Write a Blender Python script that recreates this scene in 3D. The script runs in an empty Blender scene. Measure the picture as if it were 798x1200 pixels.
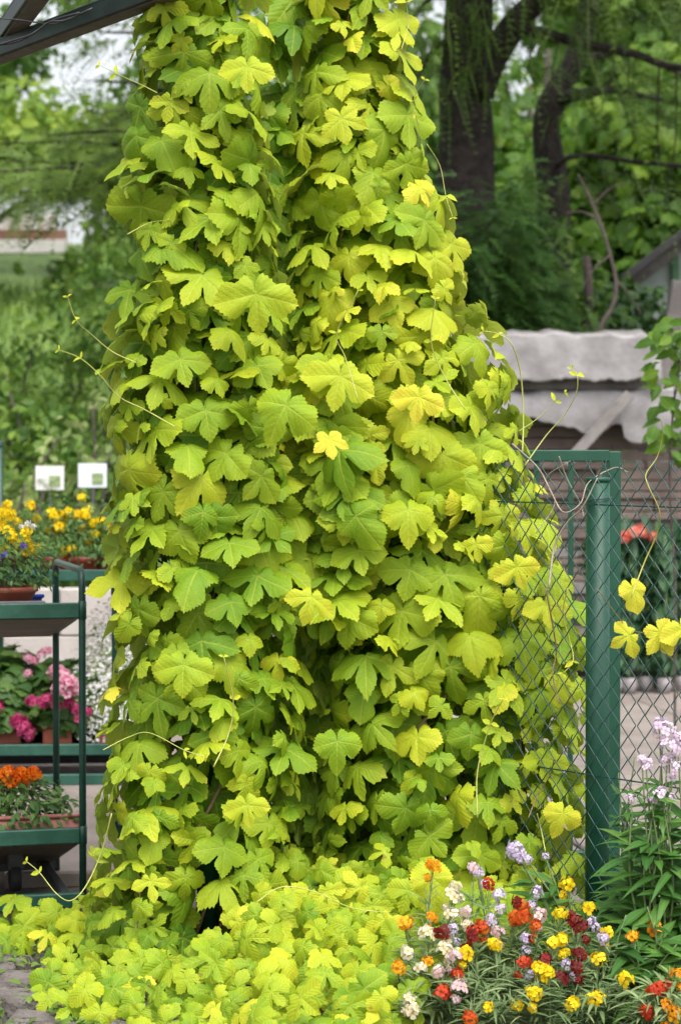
import bpy, bmesh, math, random
import numpy as np
from mathutils import Vector, Matrix, Euler, noise as mnoise

# ------------------------------------------------------------------ camera, sky, sun, exposure
R = math.radians
random.seed(11)
rng = np.random.default_rng(11)
F, CX, HY, H = 2557.0, 399.0, 540.0, 1.35       # focal length in photo pixels, horizon row, eye height

scene = bpy.context.scene
col = scene.collection
cam_d = bpy.data.cameras.new('camera')
cam = bpy.data.objects.new('camera', cam_d)
col.objects.link(cam)
cam.location = (0, 0, H)
cam.rotation_euler = (R(90 - math.degrees(math.atan(60 / F))), 0, 0)
cam_d.sensor_fit = 'HORIZONTAL'
cam_d.sensor_width = 15.6
cam_d.lens = 50
cam_d.clip_start = 0.1
cam_d.clip_end = 1500
cam_d.dof.use_dof = True
cam_d.dof.focus_distance = 5.62
cam_d.dof.aperture_fstop = 3.0
scene.camera = cam

SUN_EL, SUN_AZ = R(60), R(158)        # azimuth clockwise from +Y: behind the camera, to the right
w = bpy.data.worlds.new('World'); scene.world = w; w.use_nodes = True
wn = w.node_tree.nodes; wl = w.node_tree.links
bg = wn['Background']
sky = wn.new('ShaderNodeTexSky'); sky.sky_type = 'NISHITA'; sky.sun_disc = False
sky.sun_elevation = SUN_EL; sky.sun_rotation = SUN_AZ
sky.air_density = 1.0; sky.dust_density = 4.0; sky.ozone_density = 1.0
hs = wn.new('ShaderNodeHueSaturation'); hs.inputs['Saturation'].default_value = 0.22
wl.new(sky.outputs[0], hs.inputs['Color']); wl.new(hs.outputs[0], bg.inputs[0])
bg.inputs[1].default_value = 0.15
sd = bpy.data.lights.new('sun', 'SUN'); sd.energy = 1.25; sd.angle = R(55); sd.color = (1, 0.95, 0.86)
sun = bpy.data.objects.new('sun', sd); col.objects.link(sun)
sun_dir = Vector((math.sin(SUN_AZ) * math.cos(SUN_EL), math.cos(SUN_AZ) * math.cos(SUN_EL), math.sin(SUN_EL)))
sun.rotation_euler = (-sun_dir).to_track_quat('-Z', 'Y').to_euler()
scene.view_settings.view_transform = 'Standard'
scene.view_settings.look = 'None'
scene.view_settings.exposure = 0.95
scene.view_settings.gamma = 1.0
scene.render.engine = 'CYCLES'
scene.cycles.max_bounces = 8
scene.cycles.transparent_max_bounces = 8
scene.cycles.use_denoising = True

def P(px, py, Y):
    return Vector(((px - CX) / F * Y, Y, H + (HY - py) / F * Y))
def G(px, py, z=0.0):                                # a pixel on the ground plane
    Y = (H - z) * F / (py - HY)
    return Vector(((px - CX) / F * Y, Y, z))

# ------------------------------------------------------------------ helpers
def tag(o, label=None, cat=None, group=None, kind=None):
    if label: o['label'] = label
    if cat: o['category'] = cat
    if group: o['group'] = group
    if kind: o['kind'] = kind
    return o
def empty(name, loc, label=None, cat=None, group=None, rz=0.0):
    o = bpy.data.objects.new(name, None); col.objects.link(o)
    o.location = loc; o.rotation_euler = (0, 0, rz); o.empty_display_size = 0.1
    return tag(o, label, cat, group)
def link(name, me, parent=None, kind=None, keep=True):
    """link a mesh; geometry given in world space stays put when keep is set (parents here are unrotated or local data is used)"""
    o = bpy.data.objects.new(name, me); col.objects.link(o)
    if parent is not None:
        o.parent = parent
        if keep: o.location = -Vector(world_loc(parent))
    if kind: o['kind'] = kind
    return o
def world_loc(o):
    l = Vector(o.location)
    while o.parent is not None:
        o = o.parent; l += Vector(o.location)
    return l

class MB:
    """collects quads, boxes and tubes into one mesh"""
    def __init__(s): s.v = []; s.f = []; s.m = []; s.sm = []
    def add(s, vs, fs, mi=0, smooth=False):
        o = len(s.v); s.v += [tuple(p) for p in vs]
        for f in fs: s.f.append([i + o for i in f]); s.m.append(mi); s.sm.append(smooth)
    def box(s, c, d, M=None, b=0.0, mi=0):
        hx, hy, hz = d[0] / 2, d[1] / 2, d[2] / 2
        if b <= 0:
            vs = [Vector((x, y, z)) for z in (-hz, hz) for y in (-hy, hy) for x in (-hx, hx)]
            fs = [(0, 2, 3, 1), (4, 5, 7, 6), (0, 1, 5, 4), (2, 6, 7, 3), (0, 4, 6, 2), (1, 3, 7, 5)]
        else:
            vs = []
            for z, k in ((-hz, b), (-hz + b, 0), (hz - b, 0), (hz, b)):
                vs += [Vector((x, y, z)) for x, y in ((-hx + k, -hy + k), (hx - k, -hy + k), (hx - k, hy - k), (-hx + k, hy - k))]
            fs = [(3, 2, 1, 0), (12, 13, 14, 15)]
            for l in range(3):
                for i in range(4): fs.append((l * 4 + i, l * 4 + (i + 1) % 4, l * 4 + 4 + (i + 1) % 4, l * 4 + 4 + i))
        c = Vector(c)
        vs = [((M @ p) if M is not None else p) + c for p in vs]
        s.add(vs, fs, mi); return s
    def bar(s, a, b_, wd, ht, bev=0.0, mi=0, up=(0, 0, 1)):
        a = Vector(a); b_ = Vector(b_); x = (b_ - a); L = x.length; x.normalize()
        y = Vector(up).cross(x); y.normalize(); z = x.cross(y)
        M = Matrix((x, y, z)).transposed()
        return s.box((a + b_) / 2, (L, wd, ht), M, bev, mi)
    def tube(s, pts, rad, n=8, mi=0, cap=True):
        pts = [Vector(p) for p in pts]
        if not hasattr(rad, '__len__'): rad = [rad] * len(pts)
        vs = []; fs = []; prev = None
        for i, p in enumerate(pts):
            t = (pts[min(i + 1, len(pts) - 1)] - pts[max(i - 1, 0)])
            if t.length < 1e-9: t = Vector((0, 0, 1))
            t.normalize()
            if prev is None:
                u = t.orthogonal().normalized()
            else:
                u = prev - t * prev.dot(t)
                u = u.normalized() if u.length > 1e-6 else t.orthogonal().normalized()
            prev = u; v = t.cross(u)
            for k in range(n):
                a = 2 * math.pi * k / n
                vs.append(p + (u * math.cos(a) + v * math.sin(a)) * rad[i])
        for i in range(len(pts) - 1):
            for k in range(n):
                fs.append((i * n + k, i * n + (k + 1) % n, (i + 1) * n + (k + 1) % n, (i + 1) * n + k))
        if cap:
            fs.append(tuple(range(n))[::-1]); fs.append(tuple((len(pts) - 1) * n + k for k in range(n)))
        s.add(vs, fs, mi, True); return s
    def lathe(s, prof, c=(0, 0, 0), n=20, mi=0):
        c = Vector(c); vs = []; fs = []
        for r, z in prof:
            for k in range(n):
                a = 2 * math.pi * k / n
                vs.append(c + Vector((r * math.cos(a), r * math.sin(a), z)))
        for i in range(len(prof) - 1):
            for k in range(n):
                fs.append((i * n + k, i * n + (k + 1) % n, (i + 1) * n + (k + 1) % n, (i + 1) * n + k))
        s.add(vs, fs, mi, True); return s
    def mesh(s, name, mats):
        me = bpy.data.meshes.new(name); me.from_pydata(s.v, [], s.f); me.update()
        for m in (mats if isinstance(mats, (list, tuple)) else [mats]): me.materials.append(m)
        me.polygons.foreach_set('material_index', s.m)
        me.polygons.foreach_set('use_smooth', s.sm)
        return me
    def build(s, name, mats, parent=None, kind=None, keep=True):
        return link(name, s.mesh(name, mats), parent, kind, keep)

def catmull(pts, n=6):
    pts = [Vector(p) for p in pts]
    q = [pts[0] * 2 - pts[1]] + pts + [pts[-1] * 2 - pts[-2]]
    out = []
    for i in range(1, len(q) - 2):
        for k in range(n):
            t = k / n
            a, b, c, d = q[i - 1], q[i], q[i + 1], q[i + 2]
            out.append(0.5 * ((2 * b) + (c - a) * t + (2 * a - 5 * b + 4 * c - d) * t * t + (3 * b - a - 3 * c + d) * t ** 3))
    out.append(pts[-1]); return out

# triangle templates: (verts Nx3, tris Mx3, uv per loop Mx3x2)
def raw_mesh(name, V, T, UV, tint, mats):
    me = bpy.data.meshes.new(name)
    nv, nt = len(V), len(T)
    me.vertices.add(nv); me.vertices.foreach_set('co', np.ascontiguousarray(V, np.float32).ravel())
    me.loops.add(nt * 3); me.loops.foreach_set('vertex_index', np.ascontiguousarray(T, np.int32).ravel())
    me.polygons.add(nt)
    me.polygons.foreach_set('loop_start', np.arange(0, nt * 3, 3, dtype=np.int32))
    try: me.polygons.foreach_set('loop_total', np.full(nt, 3, np.int32))
    except Exception: pass
    me.polygons.foreach_set('use_smooth', np.ones(nt, bool))
    uvl = me.uv_layers.new(name='UVMap'); uvl.data.foreach_set('uv', np.ascontiguousarray(UV, np.float32).ravel())
    if tint is not None:
        at = me.attributes.new('tint', 'FLOAT', 'POINT'); at.data.foreach_set('value', np.ascontiguousarray(tint, np.float32))
    me.update(); me.validate()
    for m in (mats if isinstance(mats, (list, tuple)) else [mats]): me.materials.append(m)
    return me
def cloud_mesh(name, tmpls, which, pos, T, N, s, tint, mat):
    """many copies of small templates joined; T = tip direction, N = face normal"""
    Vs, Ts, Us, Cs = [], [], [], []; off = 0
    pos = np.asarray(pos, float); T = np.asarray(T, float); N = np.asarray(N, float); s = np.asarray(s, float); tint = np.asarray(tint, float)
    N = N / np.linalg.norm(N, axis=1, keepdims=True)
    T = T - N * (T * N).sum(1, keepdims=True); T = T / (np.linalg.norm(T, axis=1, keepdims=True) + 1e-9)
    B = np.cross(N, T)
    for k, (V, Tr, UV) in enumerate(tmpls):
        idx = np.where(np.asarray(which) == k)[0]
        if not len(idx): continue
        w_ = (V[None, :, 0:1] * T[idx, None, :] + V[None, :, 1:2] * B[idx, None, :] + V[None, :, 2:3] * N[idx, None, :]) * s[idx, None, None] + pos[idx, None, :]
        nv = len(V)
        Vs.append(w_.reshape(-1, 3))
        Ts.append((Tr[None] + (np.arange(len(idx)) * nv)[:, None, None] + off).reshape(-1, 3))
        Us.append(np.broadcast_to(UV[None], (len(idx),) + UV.shape).reshape(-1, 2))
        Cs.append(np.repeat(tint[idx], nv)); off += nv * len(idx)
    return raw_mesh(name, np.concatenate(Vs), np.concatenate(Ts), np.concatenate(Us), np.concatenate(Cs), mat)
def unit(n):
    v = rng.normal(size=(n, 3)); return v / np.linalg.norm(v, axis=1, keepdims=True)

# ------------------------------------------------------------------ materials
class NT:
    def __init__(s, name):
        s.m = bpy.data.materials.new(name); s.m.use_nodes = True
        s.t = s.m.node_tree; s.p = s.t.nodes['Principled BSDF']; s.out = s.t.nodes['Material Output']
    def n(s, typ, **kw):
        n = s.t.nodes.new('ShaderNode' + typ)
        for k, v in kw.items(): setattr(n, k, v)
        return n
    def l(s, a, b): s.t.links.new(a, b)
    def val(s, x, sock):
        if hasattr(x, 'links') or isinstance(x, bpy.types.NodeSocket): s.l(x, sock)
        else: sock.default_value = x
    def math(s, op, a, b=0.0, c=None, clamp=False):
        n = s.n('Math', operation=op); n.use_clamp = clamp
        s.val(a, n.inputs[0]); s.val(b, n.inputs[1])
        if c is not None: s.val(c, n.inputs[2])
        return n.outputs[0]
    def mix(s, f, a, b):
        n = s.n('Mix', data_type='RGBA'); s.val(f, n.inputs[0])
        s.val(a if not isinstance(a, tuple) else (*a, 1), n.inputs[6]); s.val(b if not isinstance(b, tuple) else (*b, 1), n.inputs[7])
        return n.outputs[2]
    def ramp(s, f, stops):
        n = s.n('ValToRGB'); e = n.color_ramp.elements
        while len(e) < len(stops): e.new(0.5)
        for i, (p, c) in enumerate(stops): e[i].position = p; e[i].color = (*c, 1)
        s.val(f, n.inputs[0]); return n.outputs[0]
    def noise(s, scale, detail=4, rough=0.6, vec=None):
        n = s.n('TexNoise'); n.inputs['Scale'].default_value = scale; n.inputs['Detail'].default_value = detail; n.inputs['Roughness'].default_value = rough
        s.l(vec if vec is not None else s.obj(), n.inputs['Vector']); return n.outputs[0]
    def obj(s): 
        if not hasattr(s, '_tc'): s._tc = s.n('TexCoord')
        return s._tc.outputs['Object']
    def pos(s):
        if not hasattr(s, '_g'): s._g = s.n('NewGeometry')
        return s._g.outputs['Position']
    def step(s, x, a, b):
        n = s.n('MapRange', interpolation_type='SMOOTHSTEP'); s.val(x, n.inputs[0]); n.inputs[1].default_value = a; n.inputs[2].default_value = b
        return n.outputs[0]
    def bump(s, h, strength=0.4, dist=0.01):
        b = s.n('Bump'); b.inputs['Strength'].default_value = strength; b.inputs['Distance'].default_value = dist
        s.l(h, b.inputs['Height']); s.l(b.outputs[0], s.p.inputs['Normal']); return b.outputs[0]
    def tint(s):
        a = s.n('Attribute'); a.attribute_name = 'tint'; a.attribute_type = 'GEOMETRY'
        b = s.n('Attribute'); b.attribute_name = 'tint'; b.attribute_type = 'OBJECT'
        return s.math('ADD', a.outputs['Fac'], b.outputs['Fac'])

def surf(name, c1, c2, scale=6, rough=0.7, bump=0.3, bdist=0.01, bscale=None, spec=0.5, metallic=0.0, world=True, detail=5, third=None):
    t = NT(name); v = t.pos() if world else t.obj()
    f = t.noise(scale, detail, 0.65, v)
    c = t.mix(t.step(f, 0.35, 0.65), c1, c2)
    if third:
        g = t.noise(scale * third[1], 6, 0.7, v)
        c = t.mix(t.step(g, third[2], third[2] + 0.08), c, third[0])
    t.l(c, t.p.inputs['Base Color'])
    t.p.inputs['Roughness'].default_value = rough; t.p.inputs['Metallic'].default_value = metallic
    t.p.inputs['Specular IOR Level'].default_value = spec
    t.bump(t.noise(bscale or scale * 6, 6, 0.7, v), bump, bdist)
    return t.m

def foliage(name, stops, trans=0.35, rough=0.5, spec=0.35, noise_scale=3.0):
    t = NT(name)
    f = t.math('ADD', t.tint(), t.math('MULTIPLY', t.math('SUBTRACT', t.noise(noise_scale, 3, 0.6, t.pos()), 0.5), 0.5))
    uv = t.n('UVMap'); sx = t.n('SeparateXYZ'); t.l(uv.outputs[0], sx.inputs[0])
    c = t.ramp(f, stops)
    mid = t.math('SUBTRACT', 1.0, t.step(t.math('ABSOLUTE', sx.outputs[1]), 0.0, 0.05))
    c2 = t.n('HueSaturation'); c2.inputs['Value'].default_value = 1.35; c2.inputs['Saturation'].default_value = 0.9
    t.l(c, c2.inputs['Color'])
    cc = t.mix(t.math('MULTIPLY', mid, 0.6), c, c2.outputs[0])
    t.l(cc, t.p.inputs['Base Color']); t.p.inputs['Roughness'].default_value = rough; t.p.inputs['Specular IOR Level'].default_value = spec
    tr = t.n('BsdfTranslucent'); t.l(cc, tr.inputs[0])
    mx = t.n('MixShader'); mx.inputs[0].default_value = trans
    t.l(t.p.outputs[0], mx.inputs[1]); t.l(tr.outputs[0], mx.inputs[2]); t.l(mx.outputs[0], t.out.inputs[0])
    return t.m

def hop_leaf_mat():
    t = NT('golden_hop_leaf')
    uv = t.n('UVMap'); sx = t.n('SeparateXYZ'); t.l(uv.outputs[0], sx.inputs[0])
    u, v = sx.outputs[0], sx.outputs[1]
    av = t.math('ABSOLUTE', v)
    mid = t.math('SUBTRACT', 1.0, t.step(t.math('SUBTRACT', av, t.math('MULTIPLY', t.math('SUBTRACT', 1.0, u), 0.012)), 0.0, 0.028))
    ph = t.math('MULTIPLY', t.math('SUBTRACT', u, t.math('MULTIPLY', av, 0.95)), t.math('ADD', 6.0, 0.0))
    ph = t.math('ADD', ph, t.math('MULTIPLY', t.noise(16, 3, 0.6), 1.5))
    fr = t.math('FRACT', t.math('ADD', ph, 20.0))
    tri = t.math('ABSOLUTE', t.math('SUBTRACT', fr, 0.5))          # 0.5 on a vein, 0 between
    vein = t.step(tri, 0.40, 0.5)
    pillow = t.math('SUBTRACT', 0.25, t.math('MULTIPLY', tri, tri))
    n_fine = t.noise(120, 3, 0.6); n_mid = t.noise(26, 3, 0.6); n_w = t.noise(2.2, 2, 0.5, t.pos())
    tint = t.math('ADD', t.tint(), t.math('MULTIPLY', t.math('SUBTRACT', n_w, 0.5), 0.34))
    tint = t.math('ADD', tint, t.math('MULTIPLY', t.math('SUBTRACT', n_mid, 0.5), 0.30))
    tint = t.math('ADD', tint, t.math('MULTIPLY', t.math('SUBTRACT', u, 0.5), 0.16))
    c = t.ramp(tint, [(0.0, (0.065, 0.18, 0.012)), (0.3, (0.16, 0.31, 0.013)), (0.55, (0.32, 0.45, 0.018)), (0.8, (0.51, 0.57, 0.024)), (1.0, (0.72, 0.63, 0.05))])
    edge = t.math('MULTIPLY', t.step(u, 0.72, 1.1), t.step(n_mid, 0.50, 0.72))
    c = t.mix(t.math('MULTIPLY', edge, 0.6), c, (0.66, 0.44, 0.035))
    lv = t.math('MAXIMUM', t.math('MULTIPLY', mid, 0.26), t.math('MULTIPLY', vein, 0.08))
    c = t.mix(lv, c, (0.66, 0.68, 0.10))
    spot = t.math('MULTIPLY', t.step(t.noise(48, 2, 0.5), 0.67, 0.74), 0.7)
    c = t.mix(spot, c, (0.30, 0.20, 0.05))
    gx = t.n('NewGeometry')
    c = t.mix(t.math('MULTIPLY', gx.outputs['Backfacing'], 0.40), c, (0.50, 0.56, 0.14))
    t.l(c, t.p.inputs['Base Color'])
    t.l(t.math('ADD', 0.46, t.math('MULTIPLY', n_fine, 0.2)), t.p.inputs['Roughness']); t.p.inputs['Specular IOR Level'].default_value = 0.30
    hgt = t.math('SUBTRACT', t.math('MULTIPLY', pillow, 2.4), t.math('MULTIPLY', mid, 0.55))
    hgt = t.math('ADD', hgt, t.math('MULTIPLY', n_fine, 0.22))
    bn = t.bump(hgt, 0.34, 0.004)
    tr = t.n('BsdfTranslucent'); t.l(c, tr.inputs[0]); t.l(bn, tr.inputs['Normal'])
    mx = t.n('MixShader'); mx.inputs[0].default_value = 0.30
    t.l(t.p.outputs[0], mx.inputs[1]); t.l(tr.outputs[0], mx.inputs[2]); t.l(mx.outputs[0], t.out.inputs[0])
    return t.m

def petal_mat(name, c1, c2, c_mid=None, trans=0.25):
    t = NT(name)
    uv = t.n('UVMap'); sx = t.n('SeparateXYZ'); t.l(uv.outputs[0], sx.inputs[0])
    f = t.math('ADD', t.tint(), t.math('MULTIPLY', t.math('SUBTRACT', t.noise(90, 2, 0.5), 0.5), 0.8))
    c = t.mix(t.step(f, 0.1, 0.9), c1, c2)
    if c_mid: c = t.mix(t.math('SUBTRACT', 1.0, t.step(sx.outputs[0], 0.15, 0.5)), c, c_mid)
    t.l(c, t.p.inputs['Base Color']); t.p.inputs['Roughness'].default_value = 0.6; t.p.inputs['Specular IOR Level'].default_value = 0.25
    tr = t.n('BsdfTranslucent'); t.l(c, tr.inputs[0])
    mx = t.n('MixShader'); mx.inputs[0].default_value = trans
    t.l(t.p.outputs[0], mx.inputs[1]); t.l(tr.outputs[0], mx.inputs[2]); t.l(mx.outputs[0], t.out.inputs[0])
    return t.m

M = {}
M['hop'] = hop_leaf_mat()
M['stem_green'] = surf('bine_green', (0.42, 0.42, 0.07), (0.50, 0.44, 0.10), 30, 0.5, 0.2, 0.002)
M['stem_young'] = surf('bine_young', (0.40, 0.46, 0.09), (0.54, 0.50, 0.15), 30, 0.5, 0.2, 0.002)
M['stem_brown'] = surf('bine_brown', (0.16, 0.10, 0.05), (0.26, 0.19, 0.10), 40, 0.8, 0.5, 0.003)
M['stem_grey'] = surf('bine_dead', (0.30, 0.24, 0.19), (0.42, 0.36, 0.30), 40, 0.85, 0.5, 0.003)
M['green_post'] = surf('green_coated_steel', (0.008, 0.066, 0.038), (0.013, 0.083, 0.050), 9, 0.45, 0.15, 0.002, 60)
M['green_paint'] = surf('green_chipped_paint', (0.014, 0.075, 0.050), (0.028, 0.108, 0.075), 14, 0.45, 0.35, 0.003, 50, third=((0.16, 0.17, 0.15), 6, 0.62))
M['green_tube'] = surf('green_tube_paint', (0.006, 0.038, 0.026), (0.013, 0.060, 0.042), 20, 0.38, 0.3, 0.002, 60, third=((0.10, 0.11, 0.10), 7, 0.68))
M['mesh_wire'] = surf('green_plastic_wire', (0.008, 0.045, 0.04), (0.014, 0.065, 0.058), 30, 0.35, 0.1, 0.001)
M['beam'] = surf('dark_green_beam', (0.005, 0.016, 0.011), (0.012, 0.030, 0.022), 10, 0.5, 0.3, 0.003, 60, spec=.3)
M['beam_rust'] = surf('beam_brown_edge', (0.07, 0.048, 0.038), (0.11, 0.08, 0.065), 20, 0.7, 0.4, 0.003)
M['cable'] = surf('black_cable', (0.02, 0.02, 0.022), (0.04, 0.04, 0.045), 20, 0.5, 0.1, 0.001)
M['ply'] = surf('shelf_board', (0.13, 0.105, 0.08), (0.20, 0.165, 0.13), 5, 0.7, 0.3, 0.003)
M['dark_metal'] = surf('dark_grey_metal', (0.03, 0.032, 0.035), (0.06, 0.062, 0.066), 12, 0.5, 0.3, 0.003)
M['rubber'] = surf('castor_rubber', (0.015, 0.015, 0.015), (0.03, 0.03, 0.03), 20, 0.7, 0.2, 0.002)
M['slate'] = surf('slate_blue_board', (0.05, 0.065, 0.085), (0.08, 0.095, 0.115), 10, 0.6, 0.3, 0.003)
M['terracotta'] = surf('terracotta_plastic', (0.30, 0.075, 0.045), (0.36, 0.10, 0.06), 12, 0.55, 0.15, 0.002)
M['redpot'] = surf('red_brown_plastic', (0.24, 0.035, 0.028), (0.31, 0.05, 0.038), 12, 0.45, 0.1, 0.002)
M['pinktray'] = surf('faded_red_tray', (0.36, 0.13, 0.11), (0.44, 0.18, 0.15), 12, 0.6, 0.2, 0.002)
M['greytray'] = surf('grey_plastic_tray', (0.13, 0.12, 0.135), (0.17, 0.16, 0.17), 12, 0.6, 0.1, 0.002)
M['bluetray'] = surf('blue_plastic', (0.015, 0.07, 0.50), (0.02, 0.09, 0.58), 12, 0.45, 0.1, 0.002)
M['soil'] = surf('potting_soil', (0.03, 0.022, 0.016), (0.06, 0.045, 0.032), 40, 0.95, 0.8, 0.01)
M['whiteplastic'] = surf('white_sign_plastic', (0.74, 0.73, 0.72), (0.80, 0.79, 0.79), 6, 0.45, 0.05, 0.002)
M['bluewhite'] = surf('bluish_sign_plastic', (0.66, 0.70, 0.78), (0.72, 0.75, 0.81), 6, 0.45, 0.05, 0.002)
M['grass_print'] = surf('printed_picture', (0.16, 0.24, 0.08), (0.34, 0.40, 0.22), 60, 0.5, 0.0, 0.001)
M['concrete'] = surf('pale_concrete', (0.42, 0.38, 0.35), (0.52, 0.48, 0.45), 3, 0.9, 0.4, 0.01, 40, third=((0.30, 0.26, 0.24), 3, 0.62))
M['slab'] = surf('paving_slab', (0.20, 0.165, 0.145), (0.28, 0.235, 0.21), 2.2, 0.9, 0.5, 0.008, 60, third=((0.13, 0.105, 0.09), 4, 0.60))
M['sett'] = surf('grey_flagstone', (0.15, 0.125, 0.11), (0.27, 0.24, 0.225), 11, 0.95, 1.0, 0.02, 60, third=((0.07, 0.065, 0.045), 2.5, 0.55))
M['ground'] = surf('earth', (0.085, 0.07, 0.05), (0.13, 0.11, 0.085), 2.5, 0.95, 0.8, 0.02, 30)
M['hill'] = surf('grassy_soil', (0.07, 0.12, 0.03), (0.12, 0.19, 0.045), 1.2, 0.95, 0.8, 0.05, 12)
M['bark'] = surf('dark_bark', (0.015, 0.011, 0.009), (0.050, 0.037, 0.031), 14, 0.95, 1.0, 0.06, 26)
M['bark2'] = surf('grey_bark', (0.075, 0.058, 0.052), (0.13, 0.10, 0.09), 12, 0.95, 0.8, 0.02, 40)
M['wood'] = surf('weathered_board', (0.115, 0.085, 0.075), (0.20, 0.155, 0.135), 3, 0.9, 0.6, 0.01, 30, third=((0.07, 0.05, 0.045), 4, 0.60))
M['wood2'] = surf('grey_board', (0.14, 0.126, 0.118), (0.23, 0.212, 0.202), 4, 0.9, 0.6, 0.008, 40)
M['shedpanel'] = surf('shed_panel', (0.22, 0.27, 0.24), (0.28, 0.33, 0.30), 2, 0.7, 0.2, 0.01)
M['shedtrim'] = surf('shed_trim_green', (0.05, 0.13, 0.06), (0.07, 0.16, 0.08), 4, 0.7, 0.2, 0.01)
M['shedroof'] = surf('shed_roof_dark', (0.035, 0.033, 0.035), (0.06, 0.055, 0.058), 4, 0.8, 0.4, 0.01)
M['cream_metal'] = surf('cream_sheet', (0.70, 0.60, 0.55), (0.76, 0.67, 0.62), 2, 0.6, 0.1, 0.01)
M['brick_band'] = surf('red_brown_band', (0.22, 0.10, 0.07), (0.30, 0.15, 0.11), 2, 0.8, 0.2, 0.01)
M['white_band'] = surf('white_render_band', (0.60, 0.56, 0.53), (0.68, 0.64, 0.62), 2, 0.8, 0.2, 0.01)
M['palepot'] = surf('pale_clay_pot', (0.18, 0.16, 0.165), (0.30, 0.27, 0.28), 14, 0.6, 0.2, 0.003)

def tarp_mat():
    t = NT('grey_tarpaulin')
    n1 = t.noise(3.5, 5, 0.7, t.pos()); n2 = t.noise(14, 5, 0.7, t.pos())
    rg = t.n('TexNoise', noise_type='RIDGED_MULTIFRACTAL'); rg.inputs['Scale'].default_value = 2.6; rg.inputs['Detail'].default_value = 4; t.l(t.pos(), rg.inputs['Vector'])
    c = t.mix(t.step(n1, 0.35, 0.7), (0.20, 0.187, 0.185), (0.31, 0.295, 0.30))
    c = t.mix(t.math('MULTIPLY', t.step(n2, 0.58, 0.72), 0.5), c, (0.20, 0.17, 0.15))
    t.l(c, t.p.inputs['Base Color']); t.p.inputs['Roughness'].default_value = 0.32
    t.bump(t.math('ADD', t.math('MULTIPLY', rg.outputs[0], .5), t.math('MULTIPLY', n2, 0.2)), 0.8, 0.035); return t.m
M['tarp'] = tarp_mat()

# foliage colours, dark to light
M['f_maple'] = foliage('maple_foliage', [(0, (0.04, 0.11, 0.012)), (0.5, (0.10, 0.22, 0.018)), (1, (0.22, 0.34, 0.025))], 0.5)
M['f_lightbush'] = foliage('light_green_foliage', [(0, (0.08, 0.18, 0.018)), (0.5, (0.19, 0.31, 0.03)), (1, (0.32, 0.42, 0.05))], 0.45)
M['f_larch'] = foliage('larch_needles', [(0, (0.05, 0.10, 0.016)), (0.5, (0.11, 0.19, 0.03)), (1, (0.20, 0.29, 0.05))], 0.35)
M['f_yew'] = foliage('yew_needles', [(0, (0.022, 0.062, 0.014)), (0.5, (0.055, 0.13, 0.024)), (1, (0.11, 0.21, 0.04))], 0.3)
M['f_shrub'] = foliage('shrub_foliage', [(0, (0.035, 0.095, 0.014)), (0.5, (0.10, 0.205, 0.026)), (1, (0.23, 0.35, 0.05))], 0.4)
M['f_pale'] = foliage('variegated_foliage', [(0, (0.10, 0.17, 0.04)), (0.5, (0.22, 0.30, 0.09)), (1, (0.44, 0.48, 0.20))], 0.35)
M['f_grass'] = foliage('grass_blades', [(0, (0.07, 0.15, 0.025)), (0.5, (0.13, 0.24, 0.035)), (1, (0.22, 0.32, 0.06))], 0.35)
M['f_grey'] = foliage('wallflower_leaf', [(0, (0.06, 0.12, 0.04)), (0.5, (0.15, 0.23, 0.085)), (1, (0.27, 0.34, 0.15))], 0.25)
M['f_herb'] = foliage('rocket_leaf', [(0, (0.028, 0.10, 0.018)), (0.5, (0.06, 0.17, 0.026)), (1, (0.13, 0.27, 0.04))], 0.3)
M['f_pot'] = foliage('bedding_leaf', [(0, (0.03, 0.09, 0.02)), (0.5, (0.07, 0.16, 0.03)), (1, (0.16, 0.27, 0.06))], 0.3)
M['f_dark'] = foliage('dark_potted_leaf', [(0, (0.012, 0.05, 0.018)), (0.5, (0.025, 0.085, 0.028)), (1, (0.06, 0.15, 0.04))], 0.2)
M['stem_pale'] = surf('flower_stem', (0.10, 0.17, 0.05), (0.16, 0.22, 0.08), 30, 0.6, 0.1, 0.001)

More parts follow.
